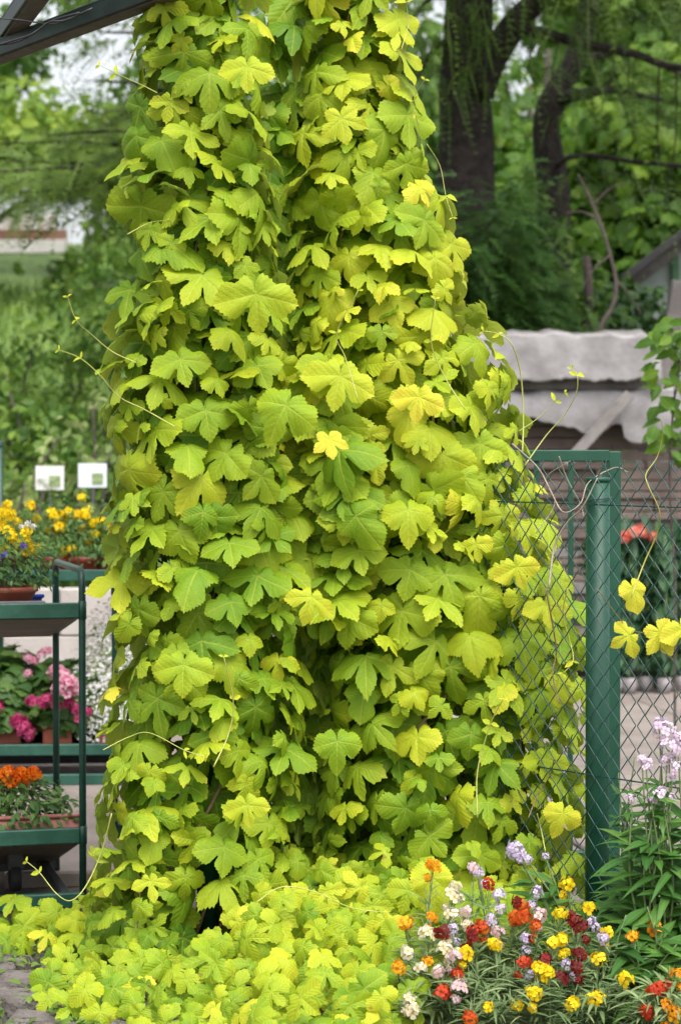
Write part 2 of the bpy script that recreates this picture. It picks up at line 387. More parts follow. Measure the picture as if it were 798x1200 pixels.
PET = {
 'yellow': petal_mat('yellow_petal', (0.86, 0.60, 0.008), (0.90, 0.74, 0.015), (0.84, 0.50, 0.01)),
 'orange': petal_mat('orange_yellow_petal', (0.80, 0.28, 0.008), (0.86, 0.44, 0.012), (0.60, 0.16, 0.01)),
 'cream': petal_mat('cream_petal', (0.74, 0.66, 0.46), (0.80, 0.74, 0.62), (0.70, 0.55, 0.20)),
 'pink': petal_mat('pale_pink_petal', (0.72, 0.46, 0.52), (0.76, 0.64, 0.66), (0.70, 0.48, 0.30)),
 'lilac': petal_mat('lilac_petal', (0.56, 0.46, 0.72), (0.70, 0.60, 0.80), (0.50, 0.35, 0.55)),
 'red': petal_mat('red_petal', (0.42, 0.025, 0.008), (0.52, 0.055, 0.01), (0.26, 0.02, 0.01)),
 'orangered': petal_mat('orange_red_petal', (0.50, 0.06, 0.008), (0.66, 0.14, 0.01), (0.34, 0.03, 0.01)),
 'darkred': petal_mat('dark_red_petal', (0.13, 0.006, 0.008), (0.24, 0.012, 0.012), (0.08, 0.005, 0.006)),
 'magenta': petal_mat('magenta_petal', (0.40, 0.02, 0.11), (0.58, 0.08, 0.22), (0.16, 0.005, 0.03)),
 'rose': petal_mat('rose_petal', (0.70, 0.20, 0.34), (0.80, 0.52, 0.60), (0.50, 0.02, 0.12)),
 'white': petal_mat('white_petal', (0.76, 0.76, 0.74), (0.80, 0.80, 0.78)),
 'marigold': petal_mat('marigold_petal', (0.72, 0.10, 0.006), (0.80, 0.22, 0.008), (0.60, 0.06, 0.006)),
 'blue': petal_mat('violet_blue_petal', (0.12, 0.08, 0.42), (0.20, 0.14, 0.55)),
 'coral': petal_mat('coral_petal', (0.62, 0.08, 0.05), (0.74, 0.34, 0.26)),
 'palepink': petal_mat('blush_lilac_petal', (0.70, 0.52, 0.70), (0.78, 0.68, 0.78), (0.60, 0.42, 0.55)),
}

# ------------------------------------------------------------------ leaf templates
def hop_leaf(lobes, nb=104, rings=(0.76, 0.5, 0.24), core=0.40, fold=0.30, droop=0.28, wave=0.05, tooth=0.027, seed=0, curl=0.0, notch=0.34, cback=0.50):
    r_ = np.random.default_rng(seed)
    lobes = [(a * r_.uniform(.93, 1.07) + (r_.normal() * .05 if a else 0), L * r_.uniform(.9, 1.08), W * r_.uniform(.90, 1.13), q) for (a, L, W, q) in lobes]
    droop *= r_.uniform(.7, 1.4); fold *= r_.uniform(.7, 1.3)
    th = np.linspace(-math.pi, math.pi, 1440, endpoint=False)
    rr = core + (np.clip((np.abs(th) - 1.55) / 0.35, 0, 1)) * (cback - core)
    us = np.linspace(1, 0.02, 160)
    for (a, L, W, waist) in lobes:
        # half width along the lobe: narrow waist, widest past the middle, pointed tip
        wsh = W * (np.sin(np.pi * np.clip(us, 0, 1) ** 1.2) ** 1.05) * (1 - waist * np.exp(-((us - 0.25) / 0.2) ** 2))
        wsh = np.maximum(wsh, 0.001)
        ang = np.arctan2(wsh, us * L)
        rad = np.hypot(us * L, wsh)
        d = np.abs((th - a + math.pi) % (2 * math.pi) - math.pi)
        ok = ang[None, :] >= d[:, None]
        best = np.where(ok, rad[None, :], 0).max(1)
        rr = np.maximum(rr, best)
    back = math.pi - np.abs(th)
    rr *= np.clip((back / notch), 0.03, 1) ** 0.6
    k = np.exp(-(np.arange(-9, 10) / 4.0) ** 2); k /= k.sum()
    rr = np.convolve(np.concatenate([rr[-20:], rr, rr[:20]]), k, 'same')[20:-20]
    x, y = rr * np.cos(th), rr * np.sin(th)
    seg = np.hypot(np.diff(np.append(x, x[0])), np.diff(np.append(y, y[0])))
    cum = np.concatenate([[0], np.cumsum(seg)]); tot = cum[-1]
    tt = (np.arange(nb)) / nb * tot
    bx = np.interp(tt, cum, np.append(x, x[0])); by = np.interp(tt, cum, np.append(y, y[0]))
    br = np.hypot(bx, by); bt = np.arctan2(by, bx)
    sr = br.copy()
    sr[0::2] += tooth * (0.7 + 0.6 * r_.random(nb // 2 + nb % 2)) * np.clip(br[0::2] / 0.5, 0, 1)
    sr[1::2] -= tooth * 0.55
    sr = np.maximum(sr, 0.02)
    V = [np.stack([sr * np.cos(bt), sr * np.sin(bt)], 1)]
    n2 = nb // 2
    for f in rings:
        V.append(np.stack([br[0::2] * f * np.cos(bt[0::2]), br[0::2] * f * np.sin(bt[0::2])], 1))
    V.append(np.zeros((1, 2)))
    V = np.concatenate(V)
    T = []
    o1 = nb
    for j in range(n2):
        a, b, c = 2 * j, (2 * j + 1) % nb, (2 * j + 2) % nb
        j2 = (j + 1) % n2
        T += [(a, b, o1 + j), (b, o1 + j2, o1 + j), (b, c, o1 + j2)]
    for q in range(len(rings) - 1):
        oa, ob = nb + q * n2, nb + (q + 1) * n2
        for j in range(n2):
            j2 = (j + 1) % n2
            T += [(oa + j, oa + j2, ob + j), (oa + j2, ob + j2, ob + j)]
    ol = nb + (len(rings) - 1) * n2; ce = len(V) - 1
    for j in range(n2): T.append((ol + j, ol + (j + 1) % n2, ce))
    T = np.array(T)
    # lobe-local coordinates
    def local(pts):
        us_, vs_ = [], []
        for (a, L, W, q) in lobes:
            us_.append((pts[:, 0] * math.cos(a) + pts[:, 1] * math.sin(a)) / L)
            vs_.append((-pts[:, 0] * math.sin(a) + pts[:, 1] * math.cos(a)) / L)
        return np.array(us_), np.array(vs_)
    U_, W_ = local(V)
    d = np.abs(W_) + np.where(U_ < 0, 10, 0) * (np.hypot(V[:, 0], V[:, 1]) > 1e-6)
    mn = np.minimum(d.min(0), 0.5)
    r = np.hypot(V[:, 0], V[:, 1]); ang = np.arctan2(V[:, 1], V[:, 0])
    z = fold * 1.2 * mn - .85 * mn ** 2 - droop * 1.15 * r ** 2
    z += wave * np.sin(ang * 5 + r_.random() * 6) * r + wave * 0.9 * np.sin(V[:, 0] * 9 + r_.random() * 6) * np.cos(V[:, 1] * 8 + r_.random() * 6) * np.minimum(r, 1)
    z += curl * V[:, 1] * np.abs(V[:, 1]) + r_.normal() * 0.08 * V[:, 1]
    V3 = np.column_stack([V, z])
    # uv per loop by the nearest lobe of the face
    cen = V[T].mean(1); cu, cv = local(cen)
    dd = np.abs(cv) + np.where(cu < 0, 10, 0); li = dd.argmin(0)
    UV = np.stack([U_[li[:, None], T], W_[li[:, None], T]], -1)
    # petiole: a thin three-sided stalk bending back from the joint
    pp = [(0.01, 0, 0.0), (-0.10, 0.02, -0.05), (-0.26, 0.0, -0.26), (-0.34, -0.03, -0.55)]
    base = len(V3); pv = []
    for i, p in enumerate(pp):
        for k_ in range(3):
            a = 2.1 * k_
            pv.append((p[0] + 0.012 * math.sin(a) * 0.5, p[1] + 0.014 * math.cos(a), p[2] + 0.014 * math.sin(a)))
    pt = []
    for i in range(3):
        for k_ in range(3):
            a, b = base + i * 3 + k_, base + i * 3 + (k_ + 1) % 3
            pt += [(a, b, a + 3), (b, b + 3, a + 3)]
    V3 = np.concatenate([V3, np.array(pv)]); T = np.concatenate([T, np.array(pt)])
    UV = np.concatenate([UV, np.tile(np.array([[[0.2, 0.0]] * 3]), (len(pt), 1, 1))])
    return V3, T, UV

d2 = math.radians
def lob3(k=1.0, side=0.95, a=78, wm=0.27, ws=0.40, wa=0.25): return [(0, 1.0, wm, wa), (d2(a), side, ws, 0.15), (-d2(a) * k, side * 0.97, ws, 0.15)]
def lob5(): return [(0, 1.0, 0.25, 0.35), (d2(60), 0.93, 0.25, 0.35), (-d2(63), 0.90, 0.26, 0.35), (d2(122), 0.66, 0.26, 0.1), (-d2(126), 0.62, 0.26, 0.1)]
def lob1(): return [(0, 1.0, 0.42, 0.0), (d2(85), 0.60, 0.36, 0.0), (-d2(88), 0.58, 0.35, 0.0)]
def lobnar(): return [(0, 1.0, 0.25, 0.45), (d2(74), 1.0, 0.33, 0.4), (-d2(76), 0.97, 0.33, 0.4)]
SPEC = [(lob3(), dict(core=0.34, fold=.24, droop=.25)), (lob3(1.04, .9, 76, .31, .42, .2), dict(core=0.42, fold=.18, droop=.36)),
        (lob5(), dict(core=0.36, fold=.26, droop=.22)), (lobnar(), dict(core=0.26, fold=.22, droop=.34, cback=.38)),
        (lob3(.96, 1.02, 82, .27, .44, .4), dict(core=0.32, fold=.26, droop=.16, curl=.12)), (lob1(), dict(core=0.46, fold=.20, droop=.36)),
        (lob3(1.06, .86, 72, .33, .38, .15), dict(core=0.42, fold=.32, droop=.46, curl=-.15)), (lobnar(), dict(core=0.28, fold=.34, droop=.10, curl=.2, cback=.4)),
        (lob3(.94, 1.0, 80, .29, .42, .3), dict(core=0.34, fold=.12, droop=.50, wave=.06)), (lob5(), dict(core=0.42, fold=.16, droop=.40, curl=-.1))]
HI = [hop_leaf(l, nb=112, seed=i, **k) for i, (l, k) in enumerate(SPEC + SPEC)]
LO = [hop_leaf(l, nb=60, rings=(0.7, 0.36), tooth=0.032, seed=i + 50, **k) for i, (l, k) in enumerate(SPEC + SPEC)]

def blade(width=0.2, bend=0.3, n=4, fold=0.15, base=0.25, tipw=0.0, peak=0.45):
    """a simple pointed leaf along +x, length 1"""
    V, T, UV = [], [], []
    for i in range(n + 1):
        u = i / n
        wd = width * (math.sin(math.pi * (u ** (0.69 / -math.log(peak)))) if 0 < u < 1 else (base * width if u == 0 else tipw))
        z = -bend * u * u
        V += [(u, -wd, z + fold * wd), (u, 0, z), (u, wd, z + fold * wd)]
    V = np.array(V)
    for i in range(n):
        a = i * 3
        for q in ((a, a + 3, a + 4), (a, a + 4, a + 1), (a + 1, a + 4, a + 5), (a + 1, a + 5, a + 2)):
            T.append(q); UV.append([(V[j][0], V[j][1]) for j in q])
    return V, np.array(T), np.array(UV)
OVAL = [blade(0.30, 0.25, 3, 0.25), blade(0.36, 0.45, 3, 0.1), blade(0.26, 0.1, 3, 0.4)]
LANCE = [blade(0.12, 0.35, 5, 0.3, peak=.35), blade(0.10, 0.6, 5, 0.2, peak=.35), blade(0.14, 0.15, 5, 0.35, peak=.4)]
GRASSB = [blade(0.035, 0.5, 4, 0.2, 1, peak=.2), blade(0.04, 0.25, 4, 0.2, 1, peak=.2), blade(0.03, 0.9, 4, 0.2, 1, peak=.2)]
def maple():
    V, T, UV = hop_leaf([(0, 1, .3, .3), (d2(50), .9, .28, .3), (-d2(50), .9, .28, .3), (d2(105), .55, .2, 0), (-d2(105), .55, .2, 0)], nb=20, rings=(0.4,), core=.4, tooth=.06, droop=.3, fold=.2)
    return V[:-12], T[:-18], UV[:-18]
MAPLE = [maple()]
def spray(n=9, length=1.0, ndl=0.30, seed=0, bend=0.35, wd=0.03):
    """a twig with needles on both sides"""
    r_ = np.random.default_rng(seed); V, T, UV = [], [], []
    def tri(a, b, c):
        o = len(V); V.extend([a, b, c]); T.append((o, o + 1, o + 2)); UV.append([(0.5, 0.3)] * 3)
    for i in range(n):
        u = (i + 0.5) / n * length; z = -bend * u * u
        for sgn in (-1, 1):
            l = ndl * (1.1 - 0.6 * i / n) * r_.uniform(.75, 1.2)
            dx = l * r_.uniform(.35, .8); dy = sgn * l * r_.uniform(.6, 1); dz = r_.uniform(-.25, .15) * l
            tri((u - wd, 0, z), (u + wd * 1.6, 0, z), (u + dx, dy, z + dz))
    tri((0, -.012, 0), (0, .012, 0), (length, 0, -bend))
    return np.array(V, float), np.array(T), np.array(UV, float)
SPRAY = [spray(9, 1, .32, 1), spray(11, 1, .26, 2, .6), spray(8, 1, .38, 3, .15)]
LSPRAY = [spray(12, 1, .13, 4, .5, .018), spray(14, 1, .11, 5, .9, .016)]

# ------------------------------------------------------------------ ground and paving
gm = MB(); gm.add([(-300, -20, -0.05), (300, -20, -0.05), (300, 600, -0.05), (-300, 600, -0.05)], [(0, 1, 2, 3)])
ground = gm.build('ground', M['ground']); tag(ground, 'bare brown earth ground under everything', None, None, 'structure')

def stone(w_, l_, h_, jit, b):
    """one paving stone, top at z=0, slightly uneven"""
    c = [(-w_ / 2, -l_ / 2), (w_ / 2, -l_ / 2), (w_ / 2, l_ / 2), (-w_ / 2, l_ / 2)]
    c = [(x + random.uniform(-jit, jit), y + random.uniform(-jit, jit)) for x, y in c]
    vs = []
    for z, k in ((-h_, 0), (-b, 0), (0, b)):
        for (x, y) in c:
            d = math.hypot(x, y); vs.append((x * (1 - k / d), y * (1 - k / d), z + (random.uniform(-b, b) * .35 if k else 0)))
    fs = [(8, 9, 10, 11)]
    for l in range(2):
        for i in range(4): fs.append((l * 4 + i, l * 4 + (i + 1) % 4, l * 4 + 4 + (i + 1) % 4, l * 4 + 4 + i))
    m = MB(); m.add(vs, fs); return m
pv = empty('cobbled_path', (-0.9, 5.4, 0)); tag(pv, 'uneven grey flagstones at the foot of the hop vine', None, None, 'structure')
st = [stone(random.uniform(.19, .235), random.uniform(.13, .165), .05, .014, .012).mesh('flagstone', M['sett']) for _ in range(9)]
a0 = R(-14); row = 0
for j in range(-7, 9):
    for i in range(-7, 8):
        x = i * 0.25 + (0.12 if j % 2 else 0) + random.uniform(-.01, .01); y = j * 0.175 + random.uniform(-.008, .008)
        X = -0.95 + x * math.cos(a0) - y * math.sin(a0); Y = 5.35 + x * math.sin(a0) + y * math.cos(a0)
        if not (-1.75 < X < -0.1 and 4.7 < Y < 6.38): continue
        o = link('flagstone', random.choice(st), pv, keep=False)
        o.location = (X - pv.location.x, Y - pv.location.y, random.uniform(-.012, .006)); o.rotation_euler = (R(random.uniform(-1.6, 1.6)), R(random.uniform(-1.6, 1.6)), a0 + R(random.choice((0, 180))) + R(random.uniform(-2, 2)))
sl = empty('paved_yard', (0, 9, 0)); tag(sl, 'brownish paving slabs of the nursery yard', None, None, 'structure')
ss = [stone(.985, .785, .05, .004, .008).mesh('paving_slab', M['slab']) for _ in range(4)]
for j in range(0, 9):
    for i in range(-4, 5):
        X = i * 1.0 + (.45 if j % 2 else 0); Y = 6.85 + j * .8
        ca, sa = math.cos(R(9)), math.sin(R(9)); X, Y = X * ca - (Y - 6.85) * sa, 6.85 + X * sa + (Y - 6.85) * ca
        if Y < 6.78 + abs(0.16 * X) or Y > 13.4 or abs((X) / Y) > .25: continue
        o = link('paving_slab', random.choice(ss), sl, keep=False); o.location = (X, Y - 9, random.uniform(-.006, .004)); o.rotation_euler = (0, 0, R(9 + random.choice((0, 180))))

# hillside behind the yard on the left, bank on the right
def hill_z(X, Y):
    l = 1 / (1 + math.exp((X + 1.0) * 1.3))
    t = min(max((Y - 11.2) / 24, 0), 1.2)
    zl = 0.62 + 3.9 * t ** 1.05
    t2 = min(max((Y - 15.5) / 16, 0), 1.6)
    zr = 1.6 * t2
    return (zl * l if Y > 11.1 else 0) + zr * (1 - l)
hv, hf = [], []; nx, ny = 60, 50
for j in range(ny):
    Y = 11.12 + (j / (ny - 1)) ** 1.6 * 60
    for i in range(nx):
        X = -16 + 36 * i / (nx - 1)
        hv.append((X, Y, hill_z(X, Y) + .10 * mnoise.noise((X * .7, Y * .7, 0)) - (.12 if hill_z(X, Y) < .15 else 0)))
for j in range(ny - 1):
    for i in range(nx - 1): hf.append((j * nx + i, j * nx + i + 1, (j + 1) * nx + i + 1, (j + 1) * nx + i))
hm = MB(); hm.add(hv, hf, 0, True); tag(hm.build('hillside', M['hill']), 'grassy bank rising behind the nursery yard', None, None, 'structure')

# ------------------------------------------------------------------ pergola the vine climbs
perg = empty('metal_pergola', P(243, 1130, 5.95) * Vector((1, 1, 0)) if False else (P(243, 540, 6.0).x, 6.0, 0), 'dark green steel pergola overgrown by the golden hop', 'pergola')
m = MB(); m.tube([(perg.location.x, 6.0, -.05), (perg.location.x, 6.0, 2.62)], .030, 18); m.build('post', M['green_post'], perg)
def l_beam(a, b, name='beam'):
    a, b = Vector(a), Vector(b); x = (b - a).normalized(); y = Vector((0, 0, 1)).cross(x).normalized()
    o = MB().bar(a, b, 0.010, .050, .002).build(name, M['beam'], perg)
    f = MB().bar(a + y * -.030 + Vector((0, 0, -.026)), b + y * -.030 + Vector((0, 0, -.026)), .052, .008, .002)
    fo = link('flange', f.mesh('flange', M['beam_rust']), o); fo.location = (0, 0, 0)
    g = MB().bar(a + y * -.006 + Vector((0, 0, .024)), b + y * -.006 + Vector((0, 0, .024)), .024, .008, .002)
    go = link('lip', g.mesh('lip', M['beam']), o); go.location = (0, 0, 0)
p0, p1 = P(-30, 75, 6.82), P(175, -8, 5.86); p0.z = p1.z = 2.605
l_beam(p1 + (p1 - p0) * .25, p0)
q0, q1 = P(-12, 62, 6.95), P(48, -40, 5.9); q0.z = q1.z = 2.66
l_beam(q1, q0)
MB().tube(catmull([P(-20, 22, 6.0), P(20, 25, 6.0), P(60, 30, 5.95), P(78, 27, 5.9)], 5), .0022, 5).build('cable', M['cable'], perg)
MB().tube(catmull([P(-20, 60, 6.05), P(15, 50, 6.0), P(40, 42, 5.95), P(60, 28, 5.9), P(78, 26, 5.88), P(110, 12, 5.86)], 5), .0034, 5).build('cable', M['cable'], perg)
MB().tube(catmull([P(-20, 57, 6.05), P(22, 51, 6.0), P(48, 36, 5.95), P(66, 25, 5.9), P(95, 17, 5.86)], 5), .0026, 5).build('cable', M['cable'], perg)

# ------------------------------------------------------------------ golden hop
hop = empty('golden_hop_vine', (0.0, 6.0, 0), 'tall golden yellow hop vine with lobed leaves climbing the pergola and fence', 'vine')
YL, YR = 5.98, 6.20
LT = np.array([[-160, 232, 58], [0, 234, 61], [100, 233, 68], [200, 234, 78], [300, 240, 81], [400, 236, 98], [500, 236, 103], [600, 238, 103], [700, 242, 101], [800, 240, 106], [900, 234, 110], [1000, 224, 114], [1060, 214, 120], [1100, 208, 126], [1180, 200, 134]], float)
RT = np.array([[-160, 412, 56], [0, 413, 59], [100, 413, 67], [200, 420, 84], [300, 438, 98], [400, 458, 112], [500, 482, 128], [600, 500, 140], [700, 515, 148], [800, 524, 154], [900, 530, 157], [1000, 530, 160], [1100, 526, 166], [1180, 520, 172]], float)
def col_at(tab, Y0, z):
    py = HY - (z - H) * F / Y0
    c = np.interp(py, tab[:, 0], tab[:, 1]); r = np.interp(py, tab[:, 0], tab[:, 2])
    return (c - CX) / F * Y0, r / F * Y0
def hop_layer(n_try, dmin, frac, size, spread=125, zr=(0.03, 2.78), bump=.05, seed=1):
    r_ = np.random.default_rng(seed); out = []; grid = {}
    for _ in range(n_try):
        z = r_.uniform(*zr)
        left = r_.random() < (0.42 if z < 1.9 else .5)
        tab, Y0, dep = (LT, YL, 0.95) if left else (RT, YR, 0.80)
        cx, rad = col_at(tab, Y0, z)
        a = d2(r_.uniform(-spread, spread))                       # 0 = towards the camera
        # lumpy surface
        lump = 1 + bump * 2.2 * mnoise.noise((cx * 3 + math.sin(a) * 1.5, math.cos(a) * 1.5 + left * 7, z * 3.2)) + r_.normal() * .02
        rr = (rad - .035) * frac * lump
        p = Vector((cx + rr * math.sin(a), Y0 - rr * dep * math.cos(a), z))
        ox, orad = col_at(RT if left else LT, YR if left else YL, z)
        oy = YR if left else YL
        if ((p.x - ox) / (orad * .86)) ** 2 + ((p.y - oy) / (orad * (.80 if left else .95) * .86)) ** 2 < frac * .9: continue
        if left and z < .34 and p.y < 6.02 and abs(p.x - perg.location.x) < .085 and r_.random() < .9: continue
        dd = dmin * r_.uniform(.75, 1.25)
        key = (int(p.x / .1), int(p.y / .1), int(p.z / .1)); bad = False
        for i in (-1, 0, 1):
            for j in (-1, 0, 1):
                for k in (-1, 0, 1):
                    for q in grid.get((key[0] + i, key[1] + j, key[2] + k), ()):
                        if (q - p).length < dd: bad = True; break
        if bad: continue
        grid.setdefault(key, []).append(p)
        nrm = Vector((math.sin(a), -math.cos(a), .12))
        out.append((p, nrm.normalized(), size(r_, z), left))
    return out
L_pos, L_T, L_N, L_s, L_t, L_w, L_rank = [], [], [], [], [], [], []
def put(p, T, N, s, tint, w_, rank):
    L_pos.append(tuple(p)); L_T.append(tuple(T)); L_N.append(tuple(N)); L_s.append(s); L_t.append(tint); L_w.append(w_); L_rank.append(rank)
def leaf_on(p, n, s, r_, layer, left):
    tilt = d2(r_.uniform(-4, 46) if layer == 0 else r_.uniform(0, 50))
    N = (n * math.cos(tilt) + Vector((0, 0, 1)) * math.sin(tilt)).normalized()
    N = (N + Vector(tuple(r_.normal(size=3) * .33))).normalized()
    T = Vector((0, 0, -1)) + Vector((math.cos(0), 0, 0)) * r_.normal() * .42 + n * .25
    T = (T - N * T.dot(N)).normalized()
    base = .48 if left else .53
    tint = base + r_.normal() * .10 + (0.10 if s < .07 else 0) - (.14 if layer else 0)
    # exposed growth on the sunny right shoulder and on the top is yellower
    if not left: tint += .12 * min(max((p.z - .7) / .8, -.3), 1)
    wgt = r_.choice(10, p=[.17, .14, .08, .12, .12, .10, .11, .07, .07, .02]) + 10 * r_.integers(2)
    q = p + n * (.03 if layer == 0 else 0)
    facing = max(N.dot(Vector((0, -1, .15))), 0)
    put(q, T, N, s, float(tint), int(wgt), s * s * (.2 + facing) * (1 if layer == 0 else .15))
rl = np.random.default_rng(5)
def sz0(r_, z): return r_.choice([r_.uniform(.094, .122), r_.uniform(.074, .096), r_.uniform(.048, .066)], p=[.36, .44, .20]) * (1 if z > 1.0 else .72 + .28 * max(z, 0))
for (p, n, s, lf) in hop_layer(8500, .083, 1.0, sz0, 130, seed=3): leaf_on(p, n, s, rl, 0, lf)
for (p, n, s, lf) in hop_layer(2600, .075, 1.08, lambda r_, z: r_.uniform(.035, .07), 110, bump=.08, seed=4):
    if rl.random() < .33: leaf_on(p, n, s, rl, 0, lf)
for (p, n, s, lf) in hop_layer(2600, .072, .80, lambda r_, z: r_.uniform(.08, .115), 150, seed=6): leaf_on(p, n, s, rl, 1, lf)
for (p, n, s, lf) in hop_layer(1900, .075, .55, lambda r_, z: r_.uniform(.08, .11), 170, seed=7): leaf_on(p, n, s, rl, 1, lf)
# the cleft between the two columns is closed by leaves further back
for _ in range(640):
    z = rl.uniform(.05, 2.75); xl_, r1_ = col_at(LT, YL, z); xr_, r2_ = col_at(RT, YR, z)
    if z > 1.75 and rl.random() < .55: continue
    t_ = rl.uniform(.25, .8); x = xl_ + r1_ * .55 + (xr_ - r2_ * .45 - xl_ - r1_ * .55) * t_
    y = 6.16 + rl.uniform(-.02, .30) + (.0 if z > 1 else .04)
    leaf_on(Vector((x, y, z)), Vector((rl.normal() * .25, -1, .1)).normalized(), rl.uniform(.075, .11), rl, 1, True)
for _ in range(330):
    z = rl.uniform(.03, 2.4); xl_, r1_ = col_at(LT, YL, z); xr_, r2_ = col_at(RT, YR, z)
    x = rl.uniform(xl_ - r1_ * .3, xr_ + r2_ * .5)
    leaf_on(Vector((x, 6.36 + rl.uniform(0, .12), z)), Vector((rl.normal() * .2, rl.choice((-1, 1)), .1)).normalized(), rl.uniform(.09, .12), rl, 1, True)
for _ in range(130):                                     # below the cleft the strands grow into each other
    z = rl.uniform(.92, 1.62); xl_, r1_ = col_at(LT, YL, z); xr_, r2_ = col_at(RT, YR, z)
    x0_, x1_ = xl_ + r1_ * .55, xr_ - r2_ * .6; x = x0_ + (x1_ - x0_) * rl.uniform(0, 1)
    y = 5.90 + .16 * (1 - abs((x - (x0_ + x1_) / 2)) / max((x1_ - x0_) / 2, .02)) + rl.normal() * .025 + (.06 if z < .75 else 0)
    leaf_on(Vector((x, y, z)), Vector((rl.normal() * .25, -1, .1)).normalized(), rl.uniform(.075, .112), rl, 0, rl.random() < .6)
# carpet of young shoots spreading over the ground at the foot
def mat_h(X, Y):
    # height of the carpet, 0 outside
    lft = -0.60 - (Y - 5.2) * .40 + .06 * math.sin(Y * 9)
    if X < lft or Y < 4.75 or Y > 6.35 or X > .50 or (Y < 5.4 and X > .12 + (Y - 5.0) * .5): return 0
    if abs(X - perg.location.x) < .10 and 5.62 < Y: return 0
    e = min((X - lft) / .60, 1.0, (Y - 4.75) / .3 + .35)
    e *= min(max((X + 1.0) / .55, .2), 1)
    return .012 + .06 * e + .13 * max(0, min((Y - 5.0) / .75, 1)) ** 1.4 * e
r_ = np.random.default_rng(21); cnt = 0; grid = []
for _ in range(6500):
    X = r_.uniform(-1.15, .55); Y = r_.uniform(4.75, 6.3); h = mat_h(X, Y)
    if h <= 0: continue
    lay = r_.random()
    z = h * (1 if lay > .35 else r_.uniform(.2, .8)) + r_.normal() * .022
    p = Vector((X, Y, max(z, .02)))
    if any((q - p).length < .058 for q in grid): continue
    grid.append(p)
    N = (Vector((r_.normal() * .45, -1.0 + r_.normal() * .4, .50))).normalized()
    a = r_.uniform(-2.2, 2.2); T = Vector((math.sin(a), -math.cos(a) - .3, -.3 + r_.normal() * .2)); T = (T - N * T.dot(N)).normalized()
    s = r_.uniform(.042, .068) * (1.15 if r_.random() < .2 else 1)
    put(p, T, N, s, .57 + r_.normal() * .12, int(r_.choice(10, p=[.2, .15, .06, .2, .12, .07, .06, .08, .06, 0]) + 10 * r_.integers(2)), s * s * (.4 + N.dot(Vector((0, -1, .3)))) * (.8 if lay > .35 else .05))
# a few named leaves where the photograph shows them
for (px, py, Y, s, tint, w_, tx) in [(300, 345, 5.66, .125, .66, 0, .1), (490, 465, 5.80, .085, .95, 0, -.1), (386, 515, 5.66, .065, .98, 2, .1), (605, 665, 5.80, .075, .86, 0, .4), (660, 955, 5.68, .070, .86, 1, -.4),
        (478, 598, 5.84, .10, .70, 1, 0), (215, 780, 5.66, .095, .66, 4, 0), (395, 870, 5.72, .088, .45, 1, 0), (288, 945, 5.62, .07, .74, 0, .2), (507, 1030, 5.55, .105, .78, 5, .1),
        (365, 700, 5.64, .085, .85, 3, -.3), (335, 475, 5.66, .115, .55, 1, -.5), (400, 140, 5.78, .085, .78, 2, .2), (290, 80, 5.7, .085, .72, 0, 0), (175, 1035, 5.6, .06, .78, 7, .2),
        (742, 690, 5.56, .068, .95, 5, .2), (774, 742, 5.50, .076, .96, 2, .5), (738, 745, 5.52, .064, .95, 3, -1.8), (800, 738, 5.48, .07, .95, 0, .3), (640, 710, 5.86, .075, .85, 0, .1), (655, 800, 5.88, .07, .75, 5, 0), (640, 890, 5.88, .075, .65, 0, 0)]:
    p = P(px, py, Y); N = Vector((rl.normal() * .15, -1, .35 + rl.normal() * .12)); T = Vector((tx, 0, -1))
    put(p, T, N, s * .92, tint - .04, w_, 1.0)
order = np.argsort(-np.array(L_rank)); named = set(order[:300].tolist())
meshes = []
for i, (V, T, UV) in enumerate(HI):
    meshes.append(raw_mesh('hop_leaf', V, T, UV, None, M['hop']))
hl = Vector(hop.location)
for i in order[:300]:
    N = Vector(L_N[i]).normalized(); T = Vector(L_T[i]); T = (T - N * T.dot(N)).normalized(); B = N.cross(T)
    o = bpy.data.objects.new('leaf', meshes[L_w[i]]); col.objects.link(o); o.parent = hop
    mt = Matrix((T, B, N)).transposed().to_4x4()
    o.matrix_local = Matrix.Translation(Vector(L_pos[i]) - hl) @ mt @ Matrix.Diagonal((L_s[i], L_s[i], L_s[i], 1))
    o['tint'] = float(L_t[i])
rest = [i for i in range(len(L_s)) if i not in named]
sel = lambda a: np.array([a[i] for i in rest])
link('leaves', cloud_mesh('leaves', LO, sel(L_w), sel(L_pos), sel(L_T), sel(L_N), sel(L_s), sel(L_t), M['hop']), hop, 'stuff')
print('hop leaves', len(L_s), 'rest', len(rest))

